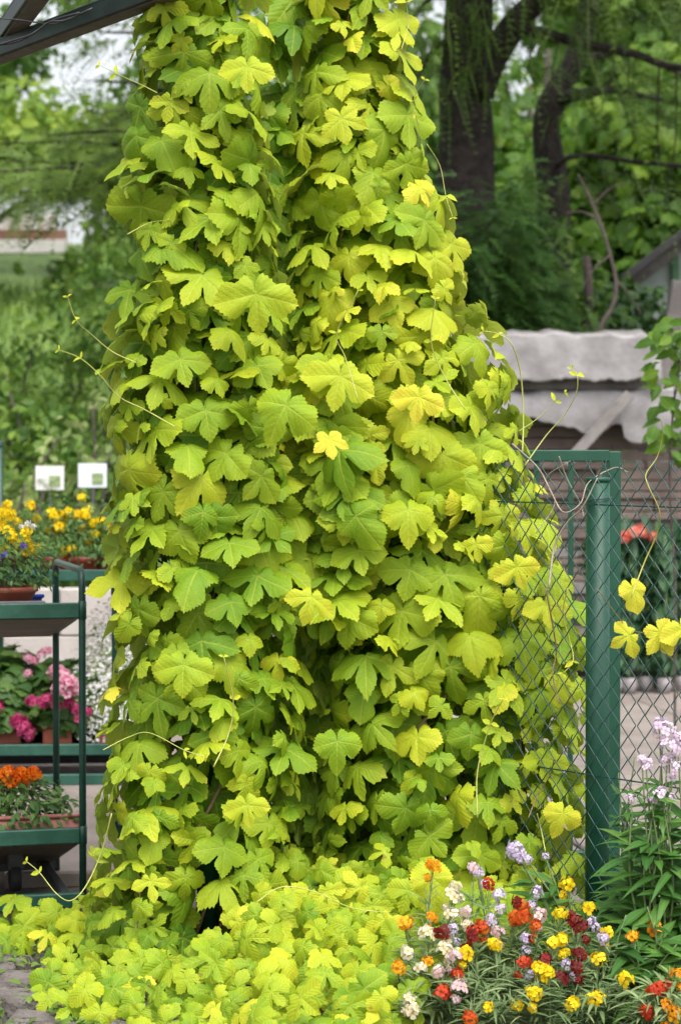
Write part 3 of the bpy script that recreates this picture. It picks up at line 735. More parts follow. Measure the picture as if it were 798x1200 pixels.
# bines inside and over the foliage
def bine(pts, r0, r1, mt, name='stem', n=6, sides=6):
    c = catmull(pts, n); k = len(c)
    return MB().tube(c, [r0 + (r1 - r0) * i / (k - 1) for i in range(k)], sides).build(name, mt, hop)
for i in range(16):
    left = i % 2 == 0; tab, Y0 = (LT, YL) if left else (RT, YR); pts = []
    ph = random.uniform(0, 6.28); tw = random.choice((1, 1.5, 2))
    for k in range(14):
        z = -.02 + k * .205; cx, rad = col_at(tab, Y0, z); a = ph + z * tw * 2.2
        q = (.25 if z < 2.7 else .2) + .45 * (i % 3) / 3
        pts.append((cx + rad * q * math.sin(a) * (.5 if k == 0 else 1), Y0 - rad * q * math.cos(a), z))
    bine(pts, .0055, .003, random.choice((M['stem_brown'], M['stem_green'], M['stem_brown'])))
free = [  # shoots that leave the outline: pixel polyline, depth
    ([(205, 500), (170, 480), (140, 465), (118, 440), (95, 420), (70, 410)], 5.72, .0024, .0010, 'stem_young'),
    ([(160, 425), (132, 412), (108, 392), (90, 375), (80, 348)], 5.74, .0020, .0008, 'stem_young'),
    ([(612, 530), (613, 490), (610, 440), (600, 405), (585, 392), (566, 388)], 5.86, .0030, .0018, 'stem_young'),
    ([(615, 545), (640, 510), (662, 485), (675, 460), (676, 440), (670, 432)], 5.80, .0024, .0010, 'stem_young'),
    ([(608, 505), (630, 490), (650, 470), (662, 460)], 5.82, .0014, .0007, 'stem_young'),
    ([(740, 700), (755, 660), (770, 625), (773, 600), (760, 570), (757, 555), (770, 535), (776, 510), (774, 490)], 5.50, .0026, .0009, 'stem_green'),
    ([(700, 690), (735, 735), (760, 745), (790, 775)], 5.50, .0018, .0012, 'stem_brown'),
    ([(250, 900), (268, 860), (273, 820), (262, 770)], 5.58, .0028, .0018, 'stem_young'),
    ([(120, 880), (150, 865), (175, 860), (215, 880), (240, 888)], 5.60, .0018, .0012, 'stem_young'),
    ([(130, 955), (118, 1000), (100, 1040), (82, 1058), (65, 1050), (45, 1025), (30, 1012)], 5.60, .0026, .0012, 'stem_young'),
    ([(300, 1060), (330, 1042), (370, 1048), (410, 1066), (450, 1072)], 5.42, .0022, .0014, 'stem_young'),
    ([(560, 960), (560, 905), (575, 850), (590, 820)], 5.72, .0026, .0018, 'stem_young'),
    ([(420, 470), (405, 420), (395, 390), (420, 340)], 5.70, .0020, .0014, 'stem_young'),
    ([(545, 480), (520, 440), (505, 400), (510, 350)], 5.86, .0022, .0014, 'stem_young'),
    ([(150, 275), (175, 262), (200, 258)], 5.78, .0018, .0010, 'stem_young'),
    ([(185, 110), (165, 100), (138, 88), (118, 78)], 5.8, .0018, .0008, 'stem_young'),
    ([(485, 130), (492, 155), (484, 120), (497, 95)], 5.85, .0018, .0008, 'stem_young'),
    ([(470, 60), (478, 30), (476, 5), (482, -10)], 5.85, .0018, .0010, 'stem_young'),
    ([(500, 170), (515, 195), (522, 230), (530, 255)], 5.88, .0016, .0008, 'stem_young'),
    ([(600, 520), (630, 548), (645, 575), (660, 600), (680, 590), (690, 565), (720, 548), (735, 553)], 5.74, .0030, .0016, 'stem_grey'),
    ([(643, 690), (650, 640), (665, 612), (682, 595), (700, 560)], 5.74, .0042, .0022, 'stem_grey'),
    ([(655, 535), (664, 560), (680, 590), (684, 605)], 5.76, .0022, .0014, 'stem_grey'),
    ([(628, 625), (650, 590), (640, 560), (668, 540)], 5.78, .0018, .0010, 'stem_grey'),
    ([(640, 690), (652, 760), (648, 790), (656, 825)], 5.80, .0032, .0022, 'stem_brown'),
    ([(665, 690), (660, 720), (668, 750), (672, 775), (660, 790)], 5.78, .0020, .0016, 'stem_young'),
    ([(620, 960), (630, 935), (645, 910), (650, 890)], 5.78, .0024, .0018, 'stem_brown'),
    ([(640, 1000), (635, 975), (630, 955)], 5.62, .0022, .0014, 'stem_young'),
    ([(160, 1090), (163, 1050), (160, 1020)], 5.72, .003, .002, 'stem_brown')]
mini_p, mini_T, mini_N, mini_s, mini_t, mini_w = [], [], [], [], [], []
for (pl, Y, r0, r1, mt) in free:
    pts = [P(x, y, Y + .04 * math.sin(i * 1.3)) for i, (x, y) in enumerate(pl)]
    bine(pts, r0 * .75, r1 * .75, M[mt], 'shoot', 7, 6)
    if mt == 'stem_young' and len(pl) > 3:
        for q in (len(pts) - 1, len(pts) - 2):
            for sg in (-1, 1):
                d = (pts[q] - pts[q - 1]).normalized(); sd_ = Vector((d.z, 0, -d.x)) * sg
                mini_p.append(pts[q]); mini_T.append(d * .6 + sd_); mini_N.append(Vector((0, -1, .5)) + Vector(tuple(rl.normal(size=3) * .3)))
                mini_s.append(rl.uniform(.016, .034) if q < len(pts) - 1 else .014); mini_t.append(.8 + rl.normal() * .08); mini_w.append(int(rl.choice([0, 1, 2])))
link('young_leaves', cloud_mesh('young_leaves', [blade(.26, .3, 3, .4), blade(.2, -.2, 3, .3), blade(.3, .5, 3, .3)], mini_w, [tuple(p) for p in mini_p], [tuple(p) for p in mini_T], [tuple(p) for p in mini_N], mini_s, mini_t, M['hop']), hop, 'stuff')

# ------------------------------------------------------------------ chain-link fence and gate
FP = Vector((P(689, 540, 5.75).x, 5.75, 0)); fd = Vector((math.cos(R(-47)), math.sin(R(-47)), 0)); fn = Vector((-fd.y, fd.x, 0))
FTOP = 1.335
fence = empty('chain_link_fence', FP, 'green plastic-coated chain-link fence with round steel post', 'fence')
fp2 = Vector((0, 0, 0)) + fn * .040
m = MB(); m.tube([fp2 + Vector((0, 0, -.1)), fp2 + Vector((0, 0, FTOP - .035))], .0315, 24); m.build('post', M['green_post'], fence, keep=False)
m = MB(); m.lathe([(.0, .006), (.02, .0055), (.0312, .004), (.0328, .001), (.0328, -.008), (.032, -.008)], fp2 + Vector((0, 0, FTOP - .033)), 24); m.build('post_cap', M['green_post'], fence, keep=False)
DW, DH = .055, .061                                        # diamond width and height
zz = []; nseg = int(FTOP / (DH / 2))
for k in range(nseg + 1):
    z = FTOP - k * DH / 2; a = (k % 2) * DW / 2
    zz.append(fd * a + fn * (-.0018 if k % 2 else .0018) + Vector((0, 0, z)))
# twisted ends above the top row
top = [zz[0] + Vector((0, 0, .016)) + fd * .006, zz[0] + Vector((0, 0, .006)) + fn * .003]
def wire_mesh(pts):
    c = []
    for i, p in enumerate(pts):
        if 0 < i < len(pts) - 1:
            c.append(p + (pts[i - 1] - p) * .05 + fn * .0009); c.append(p + (pts[i + 1] - p) * .05 - fn * .0009)
        else: c.append(p)
    m_ = MB(); m_.tube(c, .00165, 5); return m_.mesh('wire', M['mesh_wire'])
wa, wb = wire_mesh(top + zz), None
zb = [fd * ((1 - (k % 2)) * DW / 2) + fn * (.0018 if k % 2 else -.0018) + Vector((0, 0, FTOP - k * DH / 2)) for k in range(nseg + 1)]
wb = wire_mesh([zb[0] + Vector((0, 0, .015)) - fd * .006, zb[0] + Vector((0, 0, .006))] + zb)
for i in range(-14, 22):
    o = link('wire', wa, fence, keep=False); o.location = fd * (i * DW); o.rotation_euler = (0, R(random.uniform(-.12, .12)), 0)
    o = link('wire', wb, fence, keep=False); o.location = fd * (i * DW + DW / 2 + DW / 2 * 0)
for z in (1.235, .52, .06):
    MB().tube(catmull([fd * x + fn * .004 + Vector((0, 0, z - .004 * math.sin(x * 3))) for x in (-.9, -.4, 0, .4, .9, 1.35)], 3), .0021, 6).build('tension_wire', M['mesh_wire'], fence, keep=False)
MB().tube([fp2 + Vector((.036 * math.cos(a), .036 * math.sin(a), 1.235 + .003 * a)) for a in np.linspace(0, 6.3, 16)], .0018, 5).build('tie_wire', M['mesh_wire'], fence, keep=False)

GY = 6.75
gate = empty('fence_gate', (P(690, 540, GY).x, GY, 0), 'green square-tube gate frame standing behind the fence post', 'gate')
gl, gr, gt = P(560, 540, GY).x, P(720, 540, GY).x, P(0, 528, GY).z
tw = .036
m = MB(); m.box((gr, GY, gt / 2), (tw, .03, gt - .004), None, .003); m.build('stile', M['green_post'], gate)
m = MB(); m.box((gl, GY, gt / 2), (tw, .03, gt - .004), None, .003); m.build('stile', M['green_post'], gate)
m = MB(); m.box(((gl + gr) / 2, GY, gt - tw / 2 + .002), (gr - gl - tw, .028, tw), None, .003); m.build('rail', M['green_post'], gate)
m = MB(); m.box(((gl + gr) / 2, GY, .12), (gr - gl - tw, .028, tw), None, .003); m.build('rail', M['green_post'], gate)
for i in range(4):
    m = MB(); x = gl + (gr - gl) * (i + .72) / 4; m.box((x, GY, (gt + .12) / 2), (.016, .014, gt - .12 - tw - .004), None, .002); m.build('bar', M['green_post'], gate)

# ------------------------------------------------------------------ plant carts
def cart(loc, rz, label, L=1.25, D=.60, top=(.90, .80), low=(.22, .06), board='ply', name='plant_cart', wheel=True):
    c = empty(name, loc, label, 'plant cart', 'plant display carts', rz)
    def part(mb, n, mt, par=c):
        o = link(n, mb.mesh(n, M[mt] if isinstance(mt, str) else mt), par, keep=False); return o
    for x in (0, -L):
        pts = [(x, 0, 0.0), (x, 0, .5), (x, 0, .97)] + [(x, .045 - .045 * math.cos(a), .975 + .045 * math.sin(a)) for a in np.linspace(.2, 1.57, 5)]
        pts += [(x, D - .045 + .045 * math.sin(a), 1.02 - .045 + .045 * math.cos(a)) for a in np.linspace(0, 1.4, 5)] + [(x, D, .5), (x, D, 0)]
        o = part(MB().tube(pts, .0112, 10), 'end_frame', 'green_tube')
        for z in (top[0], low[0]):
            part(MB().tube([(x, 0, z - .028), (x, 0, z - .026), (x, 0, z + .026), (x, 0, z + .028)], [.0113, .0135, .0135, .0113], 10), 'weld_collar', 'green_tube', o)
    for (zf, zb) in (top, low):
        dz = (zb - zf) / D
        pm = MB(); a = .022
        vs = [(-a, a, zf + dz * a - .012), (-L + a, a, zf + dz * a - .012), (-L + a, D - a, zb - .012), (-a, D - a, zb - .012)]
        vs2 = [(x, y, z - .012) for x, y, z in vs]
        pm.add(vs + vs2, [(0, 1, 2, 3), (7, 6, 5, 4), (0, 4, 5, 1), (1, 5, 6, 2), (2, 6, 7, 3), (3, 7, 4, 0)])
        sh = part(pm, 'shelf', board)
        part(MB().bar((-.012, .0, zf), (-L + .012, .0, zf), .024, .046, .003), 'rail', 'green_paint', sh)
        part(MB().bar((-.012, D, zb), (-L + .012, D, zb), .020, .036, .003), 'rail', 'green_paint', sh)
        for x in (-.004, -L + .004): part(MB().bar((x - .0, .014, zf + dz * .014), (x, D - .012, zb), .016, .034, .002), 'rail', 'green_paint', sh)
    part(MB().bar((-.0, -.012, .027), (-L, -.012, .027), .03, .045, .003), 'bottom_rail', 'green_paint')
    part(MB().bar((-.0, D, .03), (-L, D, .03), .03, .04, .003), 'bottom_rail', 'dark_metal')
    for x in (-.05, -L + .05): part(MB().bar((x, .006, .03), (x, D - .016, .03), .03, .036, .003), 'bottom_rail', 'dark_metal')
    if wheel:
        part(MB().bar((-.12, .30, .16), (-L + .1, .30, .16), .05, .04, .003), 'axle_beam', 'dark_metal')
        for x in (-.17, -L + .17):
            f = part(MB().bar((x, .30, .14), (x, .30, .07), .05, .05, .004, up=(0, 1, 0)), 'castor', 'dark_metal')
            wm = MB(); wm.tube([(x - .018, .30, .045), (x - .014, .30, .045), (x + .014, .30, .045), (x + .018, .30, .045)], [.036, .044, .044, .036], 20); part(wm, 'wheel', 'rubber', f)
    return c
PA = G(96, 1066)
cartA = cart(PA, R(15), 'green tube plant cart standing nearest, marigold tray on its lower shelf')
PB = P(134, 540, 7.75); PB.z = 0
cartB = cart(PB, R(233), 'green tube plant cart half hidden behind the hop vine', L=1.1, board='slate', wheel=False)
PC = G(178, 921)
cartC = cart(PC, R(4), 'green plant cart further back carrying yellow flowers above and pelargoniums below', L=1.7, top=(.875, .86), low=(.15, .13), wheel=False)

def cart_pt(c, x, y, z):
    return Vector(c.location) + Matrix.Rotation(c.rotation_euler.z, 3, 'Z') @ Vector((x, y, z))

# ------------------------------------------------------------------ flowers
def floret(n_pet=4, wide=.55, cup=.35, seed=0):
    r_ = np.random.default_rng(seed); V, T, UV = [], [], []
    for k in range(n_pet):
        a = 2 * math.pi * k / n_pet + r_.normal() * .12; L = r_.uniform(.85, 1.1); lift = cup * r_.uniform(.4, 1.3)
        o = len(V); pts = [(0.05, 0), (.45, -wide * .62), (.85, -wide * .7), (1.0, 0), (.85, wide * .7), (.45, wide * .62), (.6, 0)]
        for i, (x, y) in enumerate(pts):
            x *= L; z = lift * math.sin(x * 1.6) * .6 - .18 * x * x + (.08 * r_.normal() if i in (2, 3, 4) else 0) - .12 * abs(y)
            V.append((x * math.cos(a) - y * math.sin(a), x * math.sin(a) + y * math.cos(a), z))
        for i in range(6):
            j = (i + 1) % 6; T.append((o + 6, o + i, o + j)); UV.append([(pts[q][0], pts[q][1]) for q in (6, i, j)])
    return np.array(V), np.array(T), np.array(UV)
FL4 = [floret(4, .62, .3, s_) for s_ in range(3)]
FL5 = [floret(5, .5, .35, s_ + 9) for s_ in range(3)]
FL12 = [floret(11, .30, .5, s_ + 20) for s_ in range(3)]
def head_mesh(name, tm, mat, n, rad, fl, flat=.75, seed=0, ruffle=False):
    r_ = np.random.default_rng(seed); pos, T, N, s, tn, wh = [], [], [], [], [], []
    for i in range(n):
        z = 1 - (i + .5) / n * 1.25; z = max(z, -.3); a = i * 2.4 + r_.normal() * .25; q = math.sqrt(max(1 - z * z, 0))
        d = np.array([q * math.cos(a), q * math.sin(a), z])
        pos.append(d * rad * np.array([1, 1, flat]) * r_.uniform(.8, 1.1)); nn = d + r_.normal(size=3) * .3; N.append(nn / np.linalg.norm(nn))
        T.append(r_.normal(size=3)); s.append(fl * r_.uniform(.8, 1.15)); tn.append(r_.uniform(0, 1)); wh.append(r_.integers(len(tm)))
    return cloud_mesh(name, tm, wh, pos, T, N, s, tn, mat)
HEAD = {}
def heads(colr, kind='wall'):
    if (colr, kind) not in HEAD:
        if kind == 'wall': HEAD[colr, kind] = [head_mesh('flower_head', FL4, PET[colr], random.randint(6, 9), .0165, .0145, .9, q) for q in range(3)]
        if kind == 'lilac': HEAD[colr, kind] = [head_mesh('flower_head', FL4, PET[colr], random.randint(9, 14), .021, .0105, 1.1, q) for q in range(3)]
        if kind == 'mari': HEAD[colr, kind] = [head_mesh('flower', FL12, PET[colr], 9, .010, .017, .6, q) for q in range(3)]
        if kind == 'bed': HEAD[colr, kind] = [head_mesh('flower', FL5, PET[colr], 5, .012, .016, .6, q) for q in range(3)]
        if kind == 'pelar': HEAD[colr, kind] = [head_mesh('flower_head', FL5, PET[colr], 13, .032, .022, .8, q) for q in range(3)]
        if kind == 'coral': HEAD[colr, kind] = [head_mesh('flower_head', FL5, PET[colr], 18, .06, .04, .6, q) for q in range(2)]
    return random.choice(HEAD[colr, kind])
def place_head(parent, me, p, s=1.0, lean=Vector((0, -.35, 1)), nm=None):
    o = bpy.data.objects.new(nm or me.name.split('.')[0], me); col.objects.link(o); o.parent = parent
    q = (lean + Vector((random.gauss(0, .2), random.gauss(0, .2), 0))).to_track_quat('Z', 'Y')
    o.matrix_local = Matrix.Translation(Vector(p) - world_loc(parent)) @ q.to_matrix().to_4x4() @ Matrix.Rotation(random.uniform(0, 6), 4, 'Z') @ Matrix.Scale(s, 4)
    return o

def bedding(base, label, cat, colr, kind, heads_px, Y, radius, height, n_leaf=420, leaf=.035, pot=None, name='bedding_plant', tm=None, fmat='f_pot', group=None, soil=True, head_s=1.0, yj=.06, prot=(0, 0, 0), zo=.07):
    """a pot or trough of bedding plants: pot, foliage, single flowers at their places"""
    b = Vector(base); e = empty(name, b, label, cat, group)
    if pot: 
        mb, mt = pot; o = link('pot' if mt != 'pinktray' else 'tray', mb.mesh('pot', M[mt]), e, keep=False); o.rotation_euler = prot
    r_ = np.random.default_rng(abs(hash(label)) % 9999 if False else len(bpy.data.objects))
    v = unit(n_leaf); v[:, 2] = np.abs(v[:, 2]); q = r_.uniform(.35, 1, n_leaf) ** .5
    rx, ry = radius if isinstance(radius, tuple) else (radius, radius)
    pos = np.array(b) + v * q[:, None] * np.array([rx, ry, height]) + np.array([0, 0, zo])
    pos += r_.normal(size=pos.shape) * .012
    N = v * np.array([.6, .6, .4]) + np.array([0, -.2, .7]) + r_.normal(size=v.shape) * .35
    T = v * np.array([1, 1, .3]) + r_.normal(size=v.shape) * .5
    link('foliage', cloud_mesh('foliage', tm or OVAL, r_.integers(len(tm or OVAL), size=n_leaf), pos, T, N, r_.uniform(.6, 1.25, n_leaf) * leaf, .45 + .22 * r_.normal(size=n_leaf) + .2 * (v[:, 2] - .4), M[fmat]), e)
    for (hx, hy) in heads_px:
        yy = Y + random.uniform(-yj, yj)
        p = P(hx, hy, yy)
        place_head(e, heads(colr, kind), p, head_s * random.uniform(.85, 1.15))
        if kind in ('mari', 'bed', 'wall'):
            foot = Vector((b.x + (p.x - b.x) * .5, b.y + (p.y - b.y) * .5, b.z + .03))
            MB().tube(catmull([foot, (foot + p) / 2 + Vector((random.gauss(0, .008), 0, .01)), p], 3), .0016, 4).build('stem', M['stem_pale'], e)
    return e
def bowl(r0, r1, h, z0=0, n=24):
    return MB().lathe([(.001, z0), (r0, z0), (r1 * .97, z0 + h * .72), (r1 * 1.04, z0 + h * .74), (r1 * 1.04, z0 + h), (r1 * .95, z0 + h), (r1 * .9, z0 + h * .7), (.001, z0 + h * .7)], n=n)
def trough(lx, ly, h, b=.008):
    m_ = MB(); m_.box((0, 0, h * .42), (lx * .96, ly * .94, h * .84), None, b); m_.box((0, 0, h * .92), (lx, ly, h * .16), None, .004)
    return m_

# near cart: marigolds below, violas above
z_low = .235
pm = cart_pt(cartA, -.20, .17, .17)
mg = [(2, 909), (9, 904), (17, 912), (24, 906), (31, 913), (38, 905), (42, 911), (5, 916), (13, 918), (28, 918), (-8, 910), (-16, 905), (36, 908)]
pY = pm.y
bedding(pm, 'tray of orange marigolds on the lower shelf of the nearest cart', 'flower tray', 'marigold', 'mari', mg, pY - .02, (.21, .15), .15, 900, .034, (trough(.44, .27, .075), 'pinktray'), 'marigold_tray', [blade(.22, .2, 3, .2)], 'f_pot', 'bedding plants for sale', yj=.09, prot=(R(-15), 0, R(15)))
pm = cart_pt(cartA, -.22, .28, .885)
vt = MB(); vt.box((0, 0, .018), (.42, .30, .036), None, .004)
tr_ = vt.build('growing_tray', M['greytray'], keep=False); tr_.location = cart_pt(cartA, -.30, .30, .862); tr_.rotation_euler = (R(-9), 0, R(15)); tag(tr_, 'shallow grey plastic tray on the top shelf of the nearest cart', 'tray')
bedding(pm + Vector((.02, 0, .015)), 'terracotta pot of yellow and blue violas on the top shelf of the nearest cart', 'potted flowers', 'yellow', 'bed',
        [(3, 616), (10, 622), (14, 628), (-4, 640), (4, 645), (17, 633), (25, 638), (33, 638), (38, 644), (29, 648), (-6, 602), (12, 603), (2, 601), (31, 625), (1, 618)], pm.y, (.15, .13), .17, 900, .028, (bowl(.075, .10, .06), 'terracotta'), 'viola_pot', [blade(.2, .3, 3, .2)], 'f_pot', 'bedding plants for sale', head_s=1.05)
ev = bpy.data.objects[-1] if False else None
vp = [o for o in bpy.data.objects if o.name.startswith('viola_pot')][0]
for (x, y) in ((28, 640), (5, 650), (-3, 655)): place_head(vp, heads('blue', 'bed'), P(x, y, pm.y - .12), .6)
for (x, y) in ((26, 618), (33, 614), (39, 617), (28, 624)): place_head(vp, heads('white', 'bed'), P(x, y, pm.y), .6)
bt = MB(); bt.box((0, 0, .045), (.24, .16, .09), None, .006); bt.box((0, 0, .083), (.255, .175, .012), None, .003); bo = bt.build('blue_crate', M['bluetray'], keep=False); bo.location = cart_pt(cartA, -.19, .47, .825); bo.rotation_euler = (R(-9), 0, R(15)); tag(bo, 'blue plastic crate at the back of the top shelf on the nearest cart', 'crate')
# far cart: three red pots with yellow flowers on top
yC = PC.y
ypots = [(62, [(36, 592), (43, 607), (60, 600), (63, 606), (66, 602), (71, 612), (58, 621), (62, 619), (75, 603), (79, 601), (50, 640), (70, 617), (83, 643), (66, 622)], 'leftmost on the far cart'),
         (98, [(96, 583), (92, 602), (100, 601), (103, 598), (101, 604), (105, 617), (110, 613), (97, 619), (104, 635), (84, 643), (75, 646), (91, 604)], 'in the middle of the far cart'),
         (135, [(117, 612), (114, 623), (126, 612), (129, 618), (132, 624), (139, 621), (146, 615), (135, 623), (118, 610), (150, 618), (112, 626)], 'closest to the hop vine on the far cart')]
for (x, hp, wh) in ypots:
    b = P(x, 676, yC + .16); b.z = .862
    bedding(b, 'red-brown pot of yellow flowers, ' + wh, 'potted flowers', 'yellow', 'bed', hp, yC + .14, .125, .26, 620, .028, (bowl(.06, .078, .085), 'redpot'), 'yellow_flower_pot', [blade(.16, .3, 3, .2), blade(.22, .4, 3, .2)], 'f_pot', 'pots of yellow flowers', head_s=1.25)
    
b = P(15, 676, yC + .2); b.z = .862
bedding(b, 'bushy pot of yellow flowers at the photo edge behind the violas', 'potted flowers', 'yellow', 'bed', [(3, 601), (14, 602), (-2, 612), (20, 612), (8, 592)], yC + .14, .14, .24, 520, .028, (bowl(.06, .078, .085), 'redpot'), 'yellow_flower_pot', [blade(.16, .3, 3, .2)], 'f_pot', 'pots of yellow flowers', head_s=1.2)
# pelargoniums and alyssum on the low deck
def low(x): 
    p = P(x, 880, yC + .22); p.z = .15; return p
tb = trough(.34, .2, .085)
bedding(low(8), 'terracotta trough of pelargoniums with one magenta flower head by the photo edge', 'potted flowers', 'magenta', 'pelar', [(17, 848), (26, 852), (21, 845), (30, 862), (-6, 830)], yC + .06, (.19, .15), .36, 420, .06, (tb, 'terracotta'), 'pelargonium_trough', [MAPLE[0]], 'f_pot', 'troughs of pelargoniums', head_s=.9)
e = bedding(low(72), 'terracotta trough of pink and magenta pelargoniums seen through the cart posts', 'potted flowers', 'rose', 'pelar', [(72, 793), (80, 800), (76, 812), (68, 808), (84, 808), (66, 788)], yC + .02, (.17, .14), .30, 380, .058, (trough(.34, .2, .085), 'terracotta'), 'pelargonium_trough', [MAPLE[0]], 'f_pot', 'troughs of pelargoniums')
for (x, y) in ((36, 823), (48, 824), (55, 820), (66, 828), (81, 825), (90, 832), (100, 836), (93, 842)): place_head(e, heads('magenta', 'pelar'), P(x, y, yC + .03), .72)
for (x, y) in ((48, 768), (54, 764), (38, 775), (32, 790), (33, 772)): place_head(e, heads('rose', 'pelar'), P(x, y, yC + .16), .62)
al = low(126)
e = bedding(al, 'cloud of tiny white flowers in a terracotta trough beside the pelargoniums', 'potted flowers', 'white', 'bed', [], yC, (.15, .14), .48, 1300, .03, (trough(.30, .2, .085), 'terracotta'), 'white_flower_trough', [blade(.14, .3, 3, .2)], 'f_grass', 'troughs of pelargoniums' if False else None)
nn = 2400; v = unit(nn); v[:, 2] = np.abs(v[:, 2]); q = rng.uniform(.65, 1.1, nn)
pos = np.array(al) + v * q[:, None] * np.array([.17, .16, .55]) + np.array([0, 0, .02]); pos += rng.normal(size=pos.shape) * .01
link('blossoms', cloud_mesh('blossoms', FL4, rng.integers(3, size=nn), pos, unit(nn), v + np.array([0, -.4, .3]), rng.uniform(.005, .0085, nn), rng.uniform(0, 1, nn), PET['white']), e, 'stuff')

# ------------------------------------------------------------------ low block wall behind the carts, signs, stake
wallt = empty('concrete_wall', (-1.6, 10.95, 0), 'low pale concrete block wall behind the far plant cart', 'wall')
bm_ = [stone(.995, .16, .24, .002, .006) for _ in range(1)]
blk = []
for q in range(3):
    m = MB(); m.box((0, 0, 0), (.992 if q < 2 else .49, .16, .232), None, .006); blk.append(m.mesh('block', M['concrete']))
for r0 in range(3):
    for i in range(-2, 3):
        o = link('block', blk[i % 2], wallt, keep=False); o.location = (i * 1.0 + (.5 if r0 % 2 else 0) - .3, random.uniform(-.004, .004), .118 + r0 * .238)
def sign(px, py, label, mt):
    Y = 11.9; c = P(px, py, Y); e = empty('plant_sign', (c.x, Y, hill_z(c.x, Y)), label, 'sign', 'square plant signs')
    hw, hh = .078, .066; t_ = .006
    def bx(x0, x1, z0, z1, mt_, nm, y=0, th=t_, par=e):
        m_ = MB(); m_.box(((x0 + x1) / 2, y, (z0 + z1) / 2), (x1 - x0, th, z1 - z0)); o = link(nm, m_.mesh(nm, M[mt_]), par, keep=False); return o
    z0 = c.z - e.location.z
    bx(-hw, hw, z0 - hh, z0 + hh, mt, 'panel')
    bx(-.002, .058, z0 - hh + .018, z0 + .012, 'grass_print', 'picture', -.005, .004)
    m_ = MB(); m_.tube([(0, .008, -.1), (0, .008, z0 - hh + .03)], .006, 6); link('stake', m_.mesh('stake', M['dark_metal']), e, keep=False)
    e.rotation_euler = (0, 0, R(random.uniform(-4, 4))); return e
sign(58.5, 560, 'white square plant sign with small green picture, nearer the photo edge', 'whiteplastic')
sign(108.5, 557, 'bluish white square plant sign with small green picture, beside the hop vine', 'bluewhite')
st_ = empty('green_stake', (P(0, 540, 10.6).x, 10.6, 0), 'thin dark green pole at the photo edge above the violas', 'pole')
m = MB(); m.tube([(0, 0, 0), (0, 0, 1.44)], .016, 10); m.build('pole', M['green_tube'], st_, keep=False)
m = MB(); m.lathe([(.0, .01), (.012, .008), (.018, 0), (.018, -.02)], (0, 0, 1.44), 10); m.build('cap', M['green_tube'], st_, keep=False)

# ------------------------------------------------------------------ trees and shrubs
def clump_cloud(clumps, tm, leaf, dens, mat, name='crown', tint0=.45, up=.45, hang=.35, flat=.75, shell=.45):
    pos, T, N, s, tn, wh = [], [], [], [], [], []
    for (c, r) in clumps:
        n = int(dens * r * r)
        v = unit(n); q = rng.uniform(shell, 1.0, n)
        lump = 1 + .25 * np.sin(v[:, 0] * 5 + c[0] * 3) * np.cos(v[:, 2] * 4 + c[2] * 5)
        p = np.array(c) + v * (q * lump)[:, None] * r * np.array([1, 1, flat]) + rng.normal(size=(n, 3)) * r * .07
        pos.append(p); N.append(v * .6 + np.array([0, -.15, up]) + rng.normal(size=(n, 3)) * .45)
        T.append(v * np.array([1, 1, .2]) + np.array([0, 0, -hang]) + rng.normal(size=(n, 3)) * .5)
        s.append(leaf * rng.uniform(.65, 1.3, n)); tn.append(tint0 + rng.normal() * .10 + rng.normal(size=n) * .17 + .12 * v[:, 2]); wh.append(rng.integers(len(tm), size=n))
    return cloud_mesh(name, tm, np.concatenate(wh), np.concatenate(pos), np.concatenate(T), np.concatenate(N), np.concatenate(s), np.concatenate(tn), mat)
def limb(pts, r0, r1, e, mat, name='branch', wob=.0, sides=9, n=5):
    c = catmull(pts, n); k = len(c)
    rr = [(r0 + (r1 - r0) * i / (k - 1)) * (1 + .10 * mnoise.noise((c[i].x * 3, c[i].y, c[i].z * 4))) for i in range(k)]
    c = [p + Vector((mnoise.noise(p * 2.1), mnoise.noise(p * 2.1 + Vector((9, 0, 0))), 0)) * wob for p in c]
    return MB().tube(c, rr, sides).build(name, mat, e)
def tree(name, label, cat, base, trunk_pts, r0, r1, clumps, tm, leaf, dens, mat, bark='bark2', group=None, limbs=(), **kw):
    e = empty(name, base, label, cat, group)
    limb(trunk_pts, r0, r1, e, M[bark], 'trunk', .05, 12)
    for (pts, a, b) in limbs: limb(pts, a, b, e, M[bark], 'branch', .04, 7)
    link('crown', clump_cloud(clumps, tm, leaf, dens, M[mat], **kw), e)
    return e
def gz(p): return Vector((p.x, p.y, hill_z(p.x, p.y)))
def boughs(e, lines, tm, mat, size, per_m, droop=.5, tint0=.4, name='crown', tw=.25):
    """needle sprays hanging along branch lines"""
    pos, T, N, s, tn, wh = [], [], [], [], [], []
    for pts in lines:
        c = catmull(pts, 6)
        L = sum((c[i + 1] - c[i]).length for i in range(len(c) - 1)); n = int(per_m * L)
        for _ in range(n):
            u = random.random() * (len(c) - 1.001); i = int(u); p = c[i].lerp(c[i + 1], u - i); d = (c[i + 1] - c[i]).normalized()
            sd_ = d.cross(Vector((0, 0, 1))).normalized() * random.choice((-1, 1))
            t_ = d * random.uniform(.2, 1) + sd_ * random.uniform(.2, 1) + Vector((0, 0, -droop * random.uniform(.2, 1.6)))
            p = p + sd_ * random.uniform(0, tw) + Vector((0, 0, -random.uniform(0, tw) * droop + random.gauss(0, tw * .2)))
            pos.append(tuple(p)); T.append(tuple(t_)); N.append((random.gauss(0, .4), -.3 + random.gauss(0, .4), 1)); s.append(size * random.uniform(.6, 1.3)); tn.append(tint0 + random.gauss(0, .2)); wh.append(random.randrange(len(tm)))
    return link(name, cloud_mesh(name, tm, wh, pos, T, N, s, tn, M[mat]), e)

